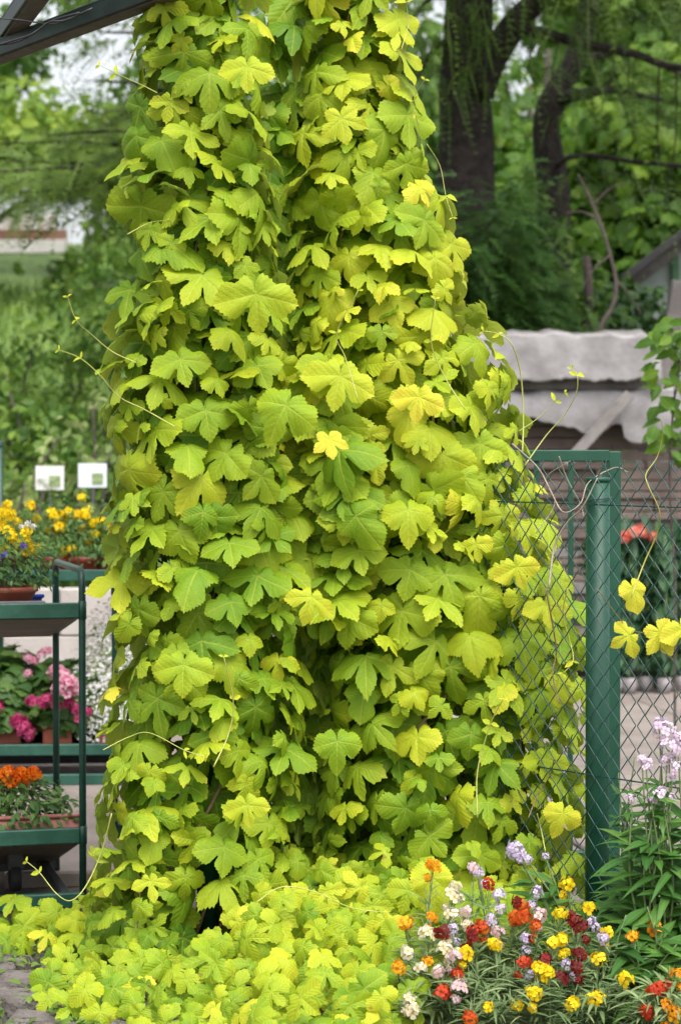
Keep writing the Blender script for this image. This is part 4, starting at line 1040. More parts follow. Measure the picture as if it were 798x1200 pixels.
# the old conifer behind the fence
YT = 15.6
b = P(545, 540, YT); b.z = 0
con = empty('conifer_tree', b, 'thick dark conifer trunk forking above the timber stack', 'tree')
limb([P(548, 860, YT), P(546, 500, YT), P(545, 250, YT), P(545, 120, YT), P(548, 0, YT), P(552, -250, YT), P(556, -700, YT)], .25, .13, con, M['bark'], 'trunk', .03, 20)
limb([P(560, 110, YT - .1), P(582, 60, YT - .15), P(610, 22, YT - .2), P(650, -12, YT - .3), P(720, -60, YT - .5)], .13, .06, con, M['bark'], 'branch', .02, 12)
b1 = [P(596, 33, YT - .2), P(640, 42, YT - .4), P(690, 55, YT - .5), P(740, 64, YT - .6), P(775, 78, YT - .7), P(830, 86, YT - .8)]
limb(b1, .045, .02, con, M['bark'], 'branch', .02, 8)
lines = [b1]
for (x0, y0, x1, y1, dy) in [(560, -40, 700, 20, -.5), (560, -90, 820, -10, -.9), (560, -160, 860, -60, -1.3), (540, -50, 420, 10, -.4), (545, -120, 380, -40, -.9), (550, -200, 700, -120, -1.6), (555, -260, 840, -160, .6), (548, -330, 380, -240, -.6), (552, -380, 780, -300, -.6), (545, 60, 480, 110, -.3), (545, 10, 470, 45, -.5), (560, -420, 900, -300, -1.0), (548, -120, 640, -40, 1.2)]:
    a, c = P(x0, y0, YT), P(x1, y1, YT + dy); mid = (a + c) / 2 + Vector((0, 0, .18))
    limb([a, mid, c], .035, .008, con, M['bark'], 'branch', .03, 6, 4); lines.append([a, mid, c])
boughs(con, lines, LSPRAY, 'f_larch', .42, 70, .9, .30, tw=.40)
# thin hanging dead twigs
for (x0, y0, x1, y1) in [(700, 40, 690, 120), (735, 60, 742, 150), (770, 75, 768, 190), (655, 45, 648, 110), (790, 80, 778, 240), (720, 58, 705, 130), (620, 38, 612, 100)]:
    limb([P(x0, y0, YT - .5), P((x0 + x1) / 2 + random.uniform(-6, 6), (y0 + y1) / 2, YT - .55), P(x1, y1, YT - .5)], .008, .003, con, M['bark'], 'twig', .02, 5, 4)
# broken leaning trunk and its long side branches
YS = 17.0; b = P(660, 540, YS); b = gz(b)
brk = empty('leaning_tree', b, 'dark leaning tree with bare arching branches beside the conifer', 'tree')
limb([Vector((b.x, b.y, b.z - .1)), P(652, 330, YS), P(646, 220, YS), P(638, 150, YS), P(655, 105, YS), P(676, 60, YS), P(690, -20, YS), P(700, -160, YS)], .15, .06, brk, M['bark'], 'trunk', .04, 12)
l1 = [P(648, 118, YS), P(680, 112, YS - .2), P(715, 106, YS - .3), P(745, 112, YS - .4), P(775, 118, YS - .4)]
l2 = [P(660, 100, YS), P(690, 70, YS + .3), P(740, 66, YS + .4), P(800, 90, YS + .4)]
l3 = [P(648, 196, YS), P(665, 186, YS - .5), P(690, 183, YS - 1.4), P(740, 190, YS - 1.5), P(800, 196, YS - 1.6)]
for l, a in ((l1, .06), (l2, .05), (l3, .022)): limb(l, a, .015, brk, M['bark'], 'branch', .03, 8)
boughs(brk, [l1, l2, l3, [P(690, -20, YS), P(760, 10, YS - .5), P(840, 30, YS - .6)]], LSPRAY, 'f_larch', .36, 26, .8, .35, tw=.3)
YD = 14.6
dead = empty('dead_branch', gz(P(700, 540, YD)), 'bare grey dead branch arching down behind the timber tarpaulin', 'branch')
limb([P(676, 205, YD), P(684, 222, YD), P(692, 240, YD), P(712, 290, YD), P(722, 330, YD), P(716, 360, YD), P(700, 400, YD), P(695, 560, YD)], .006, .018, dead, M['bark2'], 'main_stem', .02, 8)
for (a, c) in (((692, 240), (735, 215)), ((715, 300), (680, 340)), ((722, 330), (750, 370)), ((700, 260), (660, 250))): limb([P(*a, YD), P((a[0] + c[0]) / 2, (a[1] + c[1]) / 2 - 6, YD), P(*c, YD)], .009, .003, dead, M['bark2'], 'twig', .03, 5)
# yew under the conifer
YY = 15.2; b = P(585, 540, YY); b.z = 0
yew = empty('yew_bush', b, 'dark green feathery yew in front of the conifer trunk', 'shrub')
limb([Vector((b.x, b.y, -.05)), b + Vector((.02, .1, .8)), b + Vector((-.05, .1, 1.7))], .08, .03, yew, M['bark'], 'trunk', .04)
lines = []
for (x, y) in [(520, 330), (545, 250), (575, 230), (610, 250), (640, 290), (660, 340), (600, 310), (560, 330), (530, 280), (630, 350), (590, 280), (670, 375), (515, 380), (550, 390), (590, 380), (625, 390), (500, 300), (505, 240), (560, 205), (600, 345), (650, 370)]:
    a = b + Vector((random.uniform(-.1, .1), .1, random.uniform(.6, 1.6))); c = P(x + random.uniform(-10, 10), y, YY - random.uniform(-.1, .65)); lines.append([a, (a + c) / 2 + Vector((0, -.05, .12)), c])
    lines.append([a, (a + c) / 2 + Vector((random.uniform(-.2, .2), .2, .1)), c + Vector((random.uniform(-.3, .3), random.uniform(.1, .5), random.uniform(-.2, .1)))])
boughs(yew, lines, SPRAY, 'f_yew', .19, 130, .7, .42, tw=.24)

def rand_clumps(boxes, Y0, Y1, rr, n):
    out = []
    for _ in range(n):
        x0, y0, x1, y1 = random.choice(boxes); Y = random.uniform(Y0, Y1); out.append((tuple(P(random.uniform(x0, x1), random.uniform(y0, y1), Y)), random.uniform(*rr)))
    return out
# maples on the right
def simple_tree(name, label, px, Y, top_py, clumps, mat, leaf, dens, r=.14, tm=MAPLE, group=None, lean=0, bark='bark2', nl=5, **kw):
    b = gz(P(px, 540, Y)); t_ = P(px + lean, top_py, Y)
    tp = [b - Vector((0, 0, .1)), b.lerp(t_, .35) + Vector((.05, 0, 0)), b.lerp(t_, .7), t_]
    cs = random.sample(clumps, min(nl, len(clumps)))
    lb = [([b.lerp(t_, random.uniform(.35, .7)), (Vector(c) + b.lerp(t_, .6)) / 2 + Vector((0, 0, -.1)), Vector(c)], r * .4, .012) for c, _ in cs]
    return tree(name, label, 'tree', b, tp, r, .03, clumps, tm, leaf, dens, mat, bark, group, lb, **kw)
simple_tree('maple_tree', 'bright green maple behind the shed roof', 770, 20.5, 60, rand_clumps([(690, 110, 850, 320), (740, 60, 860, 200), (660, 200, 800, 350)], 19, 22, (.55, .85), 30), 'f_maple', .115, 640, tint0=.55)
simple_tree('maple_tree', 'mid green maple between the conifer trunk and the bare branches', 640, 24, 60, rand_clumps([(600, 180, 720, 360), (620, 210, 760, 330)], 22, 25.5, (.6, .9), 22), 'f_maple', .12, 560, tint0=.42)
simple_tree('maple_tree', 'tall maple whose crown fills the corner above the bare branches', 790, 27, -80, rand_clumps([(690, -120, 900, 90), (760, 20, 900, 180), (700, -60, 780, 40)], 25, 29, (.8, 1.2), 24), 'f_maple', .15, 360, tint0=.45)
simple_tree('lime_tree', 'distant hazy tree far behind the maples', 620, 40, 100, rand_clumps([(540, 170, 760, 400), (700, 100, 860, 380)], 38, 44, (1.2, 1.8), 26), 'f_lightbush', .34, 100, .25, OVAL)
simple_tree('lime_tree', 'distant tree hidden behind the hop vine top', 420, 38, 60, rand_clumps([(330, 40, 560, 380)], 36, 42, (1.2, 1.8), 24), 'f_shrub', .34, 100, .25, OVAL)
# low growth behind the timber
simple_tree('hazel_bush', 'dark scrub filling the gap behind the timber stack', 690, 16, 300, rand_clumps([(600, 330, 700, 420), (640, 320, 700, 400), (500, 250, 640, 420)], 15.8, 17.2, (.3, .48), 22), 'f_shrub', .10, 500, .05, OVAL, tint0=.35)

simple_tree('hazel_bush', 'added dark scrub standing in for the dark void under the shed roof beside the leaning post', 760, 16.6, 380, rand_clumps([(715, 362, 800, 420), (700, 350, 745, 400)], 16.2, 17.0, (.2, .32), 16), 'f_yew', .09, 800, .04, OVAL, tint0=.2)  # added bush, dark leaves stand in for the shaded void below the shed panel
# left: far trees, larch boughs, hillside shrubs
simple_tree('lime_tree', 'pale green rounded tree under the open sky at the photo edge', -45, 27, 150, rand_clumps([(-60, 140, 110, 190), (-40, 130, 70, 185), (60, 165, 170, 200)], 25, 28, (.45, .7), 34), 'f_lightbush', .18, 260, .14, OVAL, tint0=.55)
simple_tree('ash_tree', 'tall thin-leaved tree against the white sky beside the hop top', 190, 30, -60, rand_clumps([(165, -20, 260, 110), (165, 60, 280, 220), (150, 125, 200, 190), (200, -60, 330, 60)], 28, 32, (.4, .65), 34), 'f_maple', .17, 230, .12, OVAL, tint0=.40, nl=9)
simple_tree('ash_tree', 'loose tree above the pergola beam at the photo corner', -30, 36, -40, rand_clumps([(-90, -60, 40, 50), (-60, 30, 20, 120), (50, -60, 170, 5)], 31, 35, (.45, .75), 24), 'f_shrub', .18, 200, .14, OVAL, tint0=.45, nl=8)
YLr = 16.5
lar = empty('larch_tree', gz(P(215, 540, YLr)), 'larch with level feathery boughs reaching out beside the hop vine', 'tree')
limb([gz(P(215, 540, YLr)) - Vector((0, 0, .1)), P(216, 300, YLr), P(218, 100, YLr), P(220, -150, YLr)], .13, .07, lar, M['bark'], 'trunk', .02, 10)
lines = []
for (y0, x1, y1, dy) in [(236, -30, 228, -1.2), (215, 10, 190, -.8), (200, 20, 215, -.2), (165, 60, 160, -.5), (180, -20, 170, .6), (120, 110, 95, -.6), (60, 120, 40, -.9), (20, 130, -10, -.5), (-40, 100, -60, -.8), (150, 120, 130, .8), (205, -40, 205, -1.6), (225, 60, 222, -.4)]:
    a, c = P(216, y0, YLr), P(x1, y1, YLr + dy); mid = (a + c) / 2 + Vector((0, 0, .05)); limb([a, mid, c], .020, .006, lar, M['bark'], 'branch', .05, 6, 4); lines.append([a, mid, c])
boughs(lar, lines, LSPRAY + SPRAY[:1], 'f_larch', .32, 80, .35, .62, tw=.34)

def shrub(name, label, px, py, Y, rx, rz, n, leaf, mat, tm=OVAL, group='hillside shrubs', dens=520, tint0=.45, ry=None, **kw):
    c = P(px, py, Y); g = gz(c); e = empty(name, g, label, 'shrub', group)
    cl = []
    for _ in range(n):
        v = unit(1)[0]; q = random.uniform(.2, .8)
        z = g.z + (c.z - g.z) * .2 + abs(v[2]) * q * (c.z + rz - g.z)
        cl.append(((c.x + v[0] * q * rx, Y + v[1] * q * (ry or rx * .7), min(z, c.z + rz * .8)), random.uniform(.22, .40) * min(rx, rz) * 1.35))
    for q in range(5):
        t_ = Vector(random.choice(cl)[0]); limb([g - Vector((0, 0, .05)), g.lerp(t_, .5) + Vector((random.uniform(-.05, .05), 0, .05)), t_], .018, .006, e, M['bark2'], 'stem', .02, 5, 4)
    link('foliage', clump_cloud(cl, tm, leaf, dens, M[mat], 'foliage', tint0, **kw), e)
    return e
shrub('viburnum_shrub', 'dark green rounded shrub touching the hop vine, below the larch boughs', 135, 390, 15.5, .75, .55, 18, .085, 'f_shrub', dens=900, tint0=.42)
shrub('viburnum_shrub', 'tall mid green shrub right under the larch boughs', 115, 290, 18.5, .75, .55, 16, .09, 'f_shrub', dens=800, tint0=.55)
shrub('loose_shrub', 'loose light green shrub at the photo edge on the slope', 25, 410, 16.5, .7, .5, 16, .075, 'f_shrub', dens=800, tint0=.62)
shrub('loose_shrub', 'small dark shrub low between the slope and the signs', 60, 470, 14.6, .5, .26, 12, .07, 'f_shrub', dens=900, tint0=.40)
shrub('variegated_shrub', 'cream-variegated shrub behind the square signs at the photo edge', 25, 500, 13.6, .55, .26, 14, .075, 'f_pale', dens=900, tint0=.42)
shrub('variegated_shrub', 'cream-variegated shrub behind the sign nearest the hop vine', 110, 490, 13.9, .5, .28, 14, .075, 'f_pale', dens=900, tint0=.48)
for (px, py, Y, rx, rz, t0, lab) in [(10, 385, 19, .6, .25, .8, 'bright bush halfway up the slope at the photo edge'), (85, 370, 19, .5, .3, .7, 'rounded bush on the slope between the larch and the photo edge'), (150, 320, 21, .9, .7, .55, 'bush on the slope partly hidden by the hop vine'), (112, 275, 31, .6, .4, .7, 'bush at the top of the slope beside the barrier'), (150, 250, 33, 1.2, .9, .7, 'light bush at the top of the slope behind the larch trunk'), (40, 440, 15.2, .5, .35, .7, 'yellowish loose bush low on the slope'), (45, 340, 24, .55, .22, .85, 'small pale bush in the grass of the slope'), (15, 318, 27, .5, .2, .7, 'small round bush just below the barrier'), (78, 312, 27, .5, .3, .6, 'small dark bush just below the barrier end')]:
    shrub('slope_bush', lab, px, py, Y, rx, rz, 16, .10 if Y < 26 else .13, 'f_shrub', dens=620, tint0=t0)
shrub('feathery_herb', 'fine feathery green herb at the photo edge below the signs', 14, 590, 11.8, .30, .24, 12, .11, 'f_larch', SPRAY, 'herbs in the raised bed', dens=1400, tint0=.75)
shrub('feathery_herb', 'fine feathery green herb between the two signs', 70, 600, 11.9, .24, .18, 10, .10, 'f_larch', SPRAY, 'herbs in the raised bed', dens=1400, tint0=.75)
def grass_patch(name, label, cen, rx, ry, n, h, mat, kind='stuff', tint0=.5, lean=.25):
    X = rng.uniform(-rx, rx, n) + cen[0]; Y = rng.uniform(-ry, ry, n) + cen[1]
    Z = np.array([hill_z(x, y) if Y_h else 0.0 for x, y, Y_h in zip(X, Y, Y > 11.1)])
    T = np.column_stack([rng.normal(size=n) * lean, rng.normal(size=n) * lean, np.ones(n)]); N = np.column_stack([rng.normal(size=n), rng.normal(size=n) - .6, rng.normal(size=n) * .2])
    me = cloud_mesh(name, GRASSB, rng.integers(3, size=n), np.column_stack([X, Y, Z - .01]), T, N, h * rng.uniform(.5, 1.2, n), tint0 + .2 * rng.normal(size=n), M[mat])
    return tag(link(name, me), label, None, None, kind)
ch = empty('chive_clump', gz(P(112, 600, 11.6)), 'upright clump of dark green chive leaves under the bluish sign', 'herb', 'herbs in the raised bed')
n = 420; T = np.column_stack([rng.normal(size=n) * .12, rng.normal(size=n) * .12, np.ones(n)])
link('blades', cloud_mesh('blades', GRASSB, rng.integers(3, size=n), np.array(ch.location) + rng.uniform(-1, 1, (n, 3)) * np.array([.13, .12, 0]), T, unit(n) * np.array([1, 1, .2]), rng.uniform(.28, .46, n) * 1.3, .15 + .15 * rng.normal(size=n), M['f_grass']), ch)
grass_patch('grass', 'long bright grass on the slope', (-5.2, 22), 3.2, 7, 14000, .45, 'f_grass', tint0=.7)
grass_patch('meadow_grass', 'green growth covering the raised bed', (-1.9, 12.4), 1.2, 1.2, 4200, .22, 'f_grass', tint0=.45)

# far fence and road edge at the top of the slope
YF = 34.0
ff = empty('roadside_barrier', gz(P(0, 290, YF)), 'cream sheet-metal barrier with red-brown and white bands at the top of the slope', 'barrier')
z = lambda py: P(0, py, YF).z
xs, xe = P(-60, 0, YF).x, P(80, 0, YF).x
m = MB(); m.box(((xs + xe) / 2, YF + .12, (z(297) + z(281)) / 2), (xe - xs, .2, z(281) - z(297)), None, .01); m.build('base', M['white_band'], ff)
m = MB(); m.box(((xs + xe) / 2, YF + .12, (z(281) + z(269)) / 2), (xe - xs - .05, .16, z(269) - z(281) - .004), None, .01); m.build('band', M['brick_band'], ff)
pw = .17; k = 0; x = xs
pm_ = MB(); pm_.box((0, 0, 0), (pw * .86, .05, z(250) - z(269) - .006), None, .008); pme = pm_.mesh('panel', M['cream_metal'])
while x < xe - .2:
    o = link('panel', pme, ff, keep=False); o.location = Vector((x + pw / 2, YF + (.10 if k % 2 else .12), (z(250) + z(269)) / 2)) - Vector(ff.location); x += pw; k += 1

# ------------------------------------------------------------------ timber stack, tarpaulins, shed
YW = 14.0
lum = empty('timber_stack', (P(700, 540, YW).x, YW, 0), 'stack of weathered grey-brown boards under the tarpaulins', 'timber stack')
xl, xr = P(520, 0, YW).x, P(830, 0, YW).x
zz0 = .08; rowi = 0
for ti, (ya, yb) in enumerate([(660, 486)]):
    zcur = P(0, ya, YW).z - .62
    while zcur < P(0, yb, YW).z:
        h = random.choice((.05, .055, .07, .08)); xa = xl - random.uniform(0, 1.2)
        if False:
            h = .03
            for x in np.arange(xl + .2, xr, .8): o = MB().box((x, YW + .3, zcur + h / 2), (.07, .6, h - .003), None, .004).build('batten', M['wood'], lum)
        else:
            while xa < xr:
                L = random.uniform(1.0, 2.2); o = MB().box((xa + L / 2, YW + .25 + random.uniform(-.03, .03), zcur + h / 2), (L - .01, .5, h - .006), None, .006).build('board', M[random.choice(('wood', 'wood', 'wood2'))], lum); xa += L
        zcur += h; rowi += 1
zt = zcur
MB().box(((xl + P(775, 0, YW).x) / 2, YW + .22, (P(0, 457, YW).z + P(0, 444, YW).z) / 2), (P(772, 0, YW).x - xl, .62, .075), None, .01).build('board', M['wood2'], lum)
MB().box(((xl + P(775, 0, YW).x) / 2, YW + .30, (P(0, 470, YW).z + zt) / 2), (P(765, 0, YW).x - xl, .5, P(0, 470, YW).z - zt + .05), None, .01).build('board', M['wood'], lum)
MB().box(((xl + P(750, 0, YW).x) / 2, YW + .30, (P(0, 440, YW).z + P(0, 402, YW).z) / 2), (P(745, 0, YW).x - xl, .42, .19), None, .01).build('board', M['wood'], lum)
def tarp(name, label, x0, x1, top_py, bot, Yf, depth, seed):
    """cloth laid over the stack and hanging down its front; bot(u) = lower edge row"""
    e_ = None; nx, nz, nt_ = 90, 26, 8; vs, fs = [], []
    X0, X1 = P(x0, 0, Yf).x, P(x1, 0, Yf).x
    for i in range(nx + 1):
        u = i / nx; X = X0 + (X1 - X0) * u; zt_ = P(0, top_py(u), Yf).z; zb_ = P(0, bot(u), Yf).z
        for j in range(nt_ + 1):
            t_ = j / nt_; vs.append((X + .02 * mnoise.noise((X * 4, t_ * 3, seed)), Yf + depth * (1 - t_), zt_ + .03 * mnoise.noise((X * 3, t_ * 4, seed + 3)) + .02 * math.sin(t_ * 3)))
        for j in range(1, nz + 1):
            t_ = j / nz; zz_ = zt_ + (zb_ - zt_) * t_
            d = .32 * (.055 * mnoise.noise((X * 3.2 + .6 * zz_, zz_ * 2.4, seed)) + .03 * mnoise.noise((X * 9, zz_ * 7, seed + 5)) - .03 * abs(mnoise.noise((X * 6 - zz_ * 2, zz_ * 2, seed + 9))))
            vs.append((X + .02 * mnoise.noise((X * 5, zz_ * 5, seed)), Yf - .05 + d - .03 * math.sin(t_ * 1.5), zz_ + .015 * mnoise.noise((X * 8, seed, zz_))))
    k = nt_ + 1 + nz
    for i in range(nx):
        for j in range(k - 1): fs.append((i * k + j, (i + 1) * k + j, (i + 1) * k + j + 1, i * k + j + 1))
    m_ = MB(); m_.add(vs, fs, 0, True); o = m_.build(name, M['tarp']); so = o.modifiers.new('thick', 'SOLIDIFY'); so.thickness = .004
    return tag(o, label, 'tarpaulin', 'tarpaulins over the timber')
tarp('tarpaulin', 'upper crumpled grey tarpaulin on top of the timber stack', 520, 772, lambda u: 391 + 5 * mnoise.noise((u * 5, 0, 1)) + 2.5 * mnoise.noise((u * 19, 0, 2)) + (22 if u > .93 else 0) * (u - .93) / .07, lambda u: 446 + 5 * mnoise.noise((u * 8, 0, 3)) + 3 * mnoise.noise((u * 27, 0, 4)), YW - .12, .65, 1.0)
tarp('tarpaulin', 'lower torn tarpaulin hanging in front of the boards', 545, 800, lambda u: 462 - 8 * u + 5 * mnoise.noise((u * 9, 0, 7)), lambda u: 500 + 9 * math.sin(u * 5 + 4.5) + 12 * mnoise.noise((u * 8, 0, 5)) + 3 * mnoise.noise((u * 25, 0, 6)) - 6 * u + (14 if u > .72 else 0), YW - .06, .3, 4.0)
pk = MB(); pk.bar(P(662, 545, YW - .35), P(738, 462, YW - .22), .07, .028, .004, up=(0, -1, .2)); tag(pk.build('leaning_plank', M['wood2']), 'single grey plank leaning across the lower tarpaulin', 'plank')
YSh = 17.5
shed = empty('garden_shed', gz(P(810, 540, YSh)), 'pale green shed gable with dark roof edge at the photo edge', 'shed')
gx0, gx1 = P(730, 0, YSh).x, P(900, 0, YSh).x
m = MB(); zb = shed.location.z
a, b_, c_, d_ = P(745, 326, YSh), P(880, 222, YSh), P(880, 400, YSh), P(745, 400, YSh)
c_.z = d_.z = zb
m.add([a, b_, c_, d_] + [p + Vector((0, .1, 0)) for p in (a, b_, c_, d_)], [(3, 2, 1, 0), (4, 5, 6, 7), (0, 1, 5, 4), (1, 2, 6, 5), (2, 3, 7, 6), (3, 0, 4, 7)]); m.build('wall', M['shedpanel'], shed)
rf = MB().bar(P(728, 328, YSh - .15), P(885, 208, YSh - .15), .5, .06, .01).build('roof', M['shedroof'], shed)
MB().bar(P(790, 300, YSh - .04), P(792, 400, YSh - .04), .06, .03, .004, up=(0, 1, 0)).build('trim', M['shedtrim'], shed)
MB().bar(P(742, 330, YSh - .04), P(885, 220, YSh - .04), .04, .09, .006).build('barge_board', M['wood2'], shed)
pl = empty('leaning_post', P(770, 540, 15.2) * Vector((1, 1, 0)), 'thick grey wooden post leaning beside the shed', 'post')
MB().bar(P(760, 560, 15.2), P(795, 330, 15.2), .11, .10, .01, up=(0, 1, 0)).build('post', M['wood2'], pl)

# potted plants standing on the yard behind the fence
YP = 12.6
pts_ = [(738, 'coral'), (758, 'coral'), (779, None), (800, None), (722, None), (705, None)]
for i, (px, cl_) in enumerate(pts_):
    b = P(px, 540, YP + .1 * (i % 2)); b.z = 0
    lab = ['pale clay pot with tall dark leaves and coral bloom next to the gate stile', 'pale clay pot with tall dark leaves and coral bloom, further from the gate stile', 'pale clay pot with tall dark leaves between the coral blooms and the photo edge', 'pale clay pot with tall dark leaves at the photo edge', 'pale clay pot with dark leaves just behind the fence post', 'pale clay pot with dark leaves behind the gate'][i]
    e = empty('tall_potted_plant', b, lab, 'potted plant', 'tall potted plants behind the fence')
    link('pot', MB().lathe([(.001, 0), (.032, 0), (.043, .045), (.040, .095), (.034, .095), (.001, .08)], n=18).mesh('pot', M['palepot']), e, keep=False)
    n = 260; zz_ = rng.uniform(.10, .88, n); v = unit(n)
    pos = np.array(b) + np.column_stack([v[:, 0] * .05, v[:, 1] * .05, zz_]); T = v * np.array([1, 1, .2]) + np.array([0, 0, .9]); N = v * np.array([1, 1, 0]) + np.array([0, -.4, .5])
    link('foliage', cloud_mesh('foliage', LANCE, rng.integers(3, size=n), pos, T, N, rng.uniform(.12, .22, n), .4 + .25 * rng.normal(size=n), M['f_dark']), e)
    link('stem', MB().tube([(0, 0, .08), (.01, 0, .5), (0, 0, .92)], .008, 6).mesh('stem', M['stem_pale']), e, keep=False)
    if cl_:
        for q in range(3): place_head(e, heads('coral', 'coral'), b + Vector((random.uniform(-.06, .06), -.05, .93 + random.uniform(-.03, .03))), .6)

# leafy shoot at the right edge
lv = empty('sapling', P(790, 540, 9.2) * Vector((1, 1, 0)), 'young sapling with fresh green leaves at the photo edge before the tarpaulins', 'sapling')
limb([P(790, 940, 9.2), P(792, 700, 9.2), P(786, 560, 9.2), P(790, 470, 9.2), P(800, 400, 9.2), P(806, 330, 9.2)], .006, .003, lv, M['bark2'], 'trunk', .01, 6)
n = 110; pp = [P(rng.uniform(765, 840), rng.uniform(370, 530), 9.2 + rng.uniform(-.15, .15)) for _ in range(n)]
for q in pp[:10]: limb([P(790, q.z and 540 - (q.z - H) * F / 9.2 + 20, 9.2), q], .003, .0015, lv, M['bark2'], 'twig', 0, 4, 3)
link('crown', cloud_mesh('crown', OVAL, rng.integers(3, size=n), [tuple(q) for q in pp], np.column_stack([rng.normal(size=n) * .6 - .3, rng.normal(size=n) * .4, rng.normal(size=n) * .3 - .5]), np.column_stack([rng.normal(size=n) * .4, rng.normal(size=n) * .3 - .8, rng.normal(size=n) * .3 + .6]), rng.uniform(.06, .10, n), .5 + .2 * rng.normal(size=n), M['f_maple']), lv)

# ------------------------------------------------------------------ flower bed in the right foreground
W_ = [('orange', 'orange-yellow wallflower with the tallest head against the hop leaves', [(508, 1017), (475, 1085), (507, 1078), (467, 1138), (502, 1130)]),
 ('cream', 'cream wallflower with many pale heads at the bed edge', [(535, 1042), (531, 1052), (530, 1075), (501, 1097), (548, 1088), (522, 1115), (538, 1120), (476, 1120), (494, 1138), (480, 1175), (484, 1188)]),
 ('pink', 'blush pink wallflower, top head beside a red one', [(556, 1020), (545, 1072), (585, 1096), (515, 1143), (538, 1160), (534, 1125), (634, 1076)]),
 ('lilac', 'lilac wallflower in the middle of the bed', [(586, 1052), (587, 1068), (631, 1050), (530, 1093), (576, 1081), (617, 1103), (622, 1147), (560, 1025)]),
 ('red', 'red wallflower in the middle of the bed', [(573, 1038), (556, 1095), (537, 1145), (519, 1167), (616, 1132)]),
 ('orangered', 'orange-red wallflower between the lilac and the dark red ones', [(613, 1065), (617, 1076), (628, 1088), (608, 1078), (565, 1090), (551, 1198)]),
 ('darkred', 'dark maroon wallflower among the cream heads', [(518, 1097), (554, 1100), (606, 1060), (640, 1128)]),
 ('yellow', 'bright yellow wallflower with heads low in the middle of the bed', [(581, 1110), (547, 1120), (574, 1185), (607, 1182)]),
 ('yellow', 'yellow wallflower with clustered heads next to the red one', [(634, 1138), (644, 1143), (630, 1170), (650, 1108), (638, 1150), (625, 1165)]),
 ('yellow', 'tall yellow wallflower in front of the fence post', [(665, 1038), (692, 1067), (658, 1073), (659, 1105)]),
 ('darkred', 'dark red wallflower in front of the fence post', [(676, 1083), (669, 1078), (682, 1090), (680, 1122), (676, 1137), (660, 1150)]),
 ('lilac', 'lilac wallflower beside the dark red one by the post', [(695, 1085), (708, 1103), (665, 1135), (700, 1092)]),
 ('yellow', 'golden yellow wallflower spreading right of the post', [(712, 1097), (702, 1128), (672, 1181), (703, 1172), (735, 1152), (696, 1176)]),
 ('orange', 'sparse orange-yellow wallflower near the photo edge', [(769, 1090), (743, 1100), (795, 1146)]),
 ('red', 'red and dark wallflower in the bottom corner', [(775, 1162), (768, 1166), (782, 1160), (760, 1190)]),
 ('orange', 'deep orange wallflower in the bottom corner', [(784, 1182), (792, 1192)])]
for (c, lab, hp) in W_:
    mx = sum(p[0] for p in hp) / len(hp); my = sum(p[1] for p in hp) / len(hp)
    Yb = 5.42 - (my - 1010) / 190 * .42; b = Vector(((mx - CX) / F * Yb, Yb + .03, 0))
    e = empty('wallflower', b, lab, 'wallflower', 'wallflowers in the bed')
    fpos, fT, fN, fs_, ft, fw = [], [], [], [], [], []
    for (hx, hy) in hp:
        Y = 5.42 - (hy - 1010) / 190 * .42 + random.uniform(-.03, .03); p = P(hx, hy, Y)
        rt = b + Vector((random.uniform(-.03, .03), random.uniform(-.03, .03), 0)); rt.x = rt.x * .55 + p.x * .45
        c_ = catmull([rt, rt.lerp(p, .5) + Vector((random.gauss(0, .012), 0, .02)), p - Vector((0, 0, .012))], 5)
        so = MB().tube(c_, [.0028 - .0014 * i / (len(c_) - 1) for i in range(len(c_))], 5).build('stem', M['stem_pale'], e)
        kd = 'lilac' if c in ('lilac',) else 'wall'
        place_head(e, heads(c, kd), p, random.uniform(.72, 1.05) * (1.0 if kd == 'wall' else .8), Vector((0, -.4, 1)))
        if random.random() < .35: place_head(e, heads(c, kd), p - Vector((random.uniform(-.02, .02), -.004, .03)), .6, Vector((random.uniform(-.6, .6), -.6, .6)))
        for k in range(46):
            u = random.uniform(.02, .90); q = c_[0].lerp(c_[-1], u); i_ = min(int(u * (len(c_) - 1)), len(c_) - 2); q = c_[i_]
            a = random.uniform(0, 6.28); fpos.append(tuple(q + Vector((random.gauss(0, .006), random.gauss(0, .006), random.gauss(0, .012))))); fT.append((math.cos(a), math.sin(a) * .8, random.uniform(.1, 1.3))); fN.append((-math.cos(a) * .5, -math.sin(a) * .5 - .3, .8)); fs_.append(random.uniform(.03, .062) * (1.2 - .4 * u)); ft.append(random.gauss(.5, .22)); fw.append(random.choice((4, 4, 5, 3)))
        for k in range(11):                                            # seed pods below the head
            a = random.uniform(0, 6.28); q = c_[-1 - random.randrange(1, 5)]; fpos.append(tuple(q)); fT.append((math.cos(a) * .35, math.sin(a) * .35, 1)); fN.append((math.cos(a), math.sin(a) - .3, .1)); fs_.append(random.uniform(.03, .05)); ft.append(.7); fw.append(3)
    for k in range(46):
        a = random.uniform(0, 6.28); rr = random.uniform(0, .10); fpos.append((b.x + rr * math.cos(a), b.y + rr * math.sin(a), random.uniform(.0, .12))); fT.append((math.cos(a), math.sin(a), random.uniform(.2, 1.2))); fN.append((-math.cos(a) * .4, -math.sin(a) * .4 - .3, .9)); fs_.append(random.uniform(.04, .08)); ft.append(random.gauss(.55, .2)); fw.append(random.choice((4, 5)))
    link('foliage', cloud_mesh('foliage', LANCE + [blade(.03, .1, 3, .3, 1, peak=.5), blade(.075, .3, 4, .3, peak=.4), blade(.06, .5, 4, .3, peak=.4)], fw, fpos, fT, fN, fs_, ft, M['f_grey']), e)

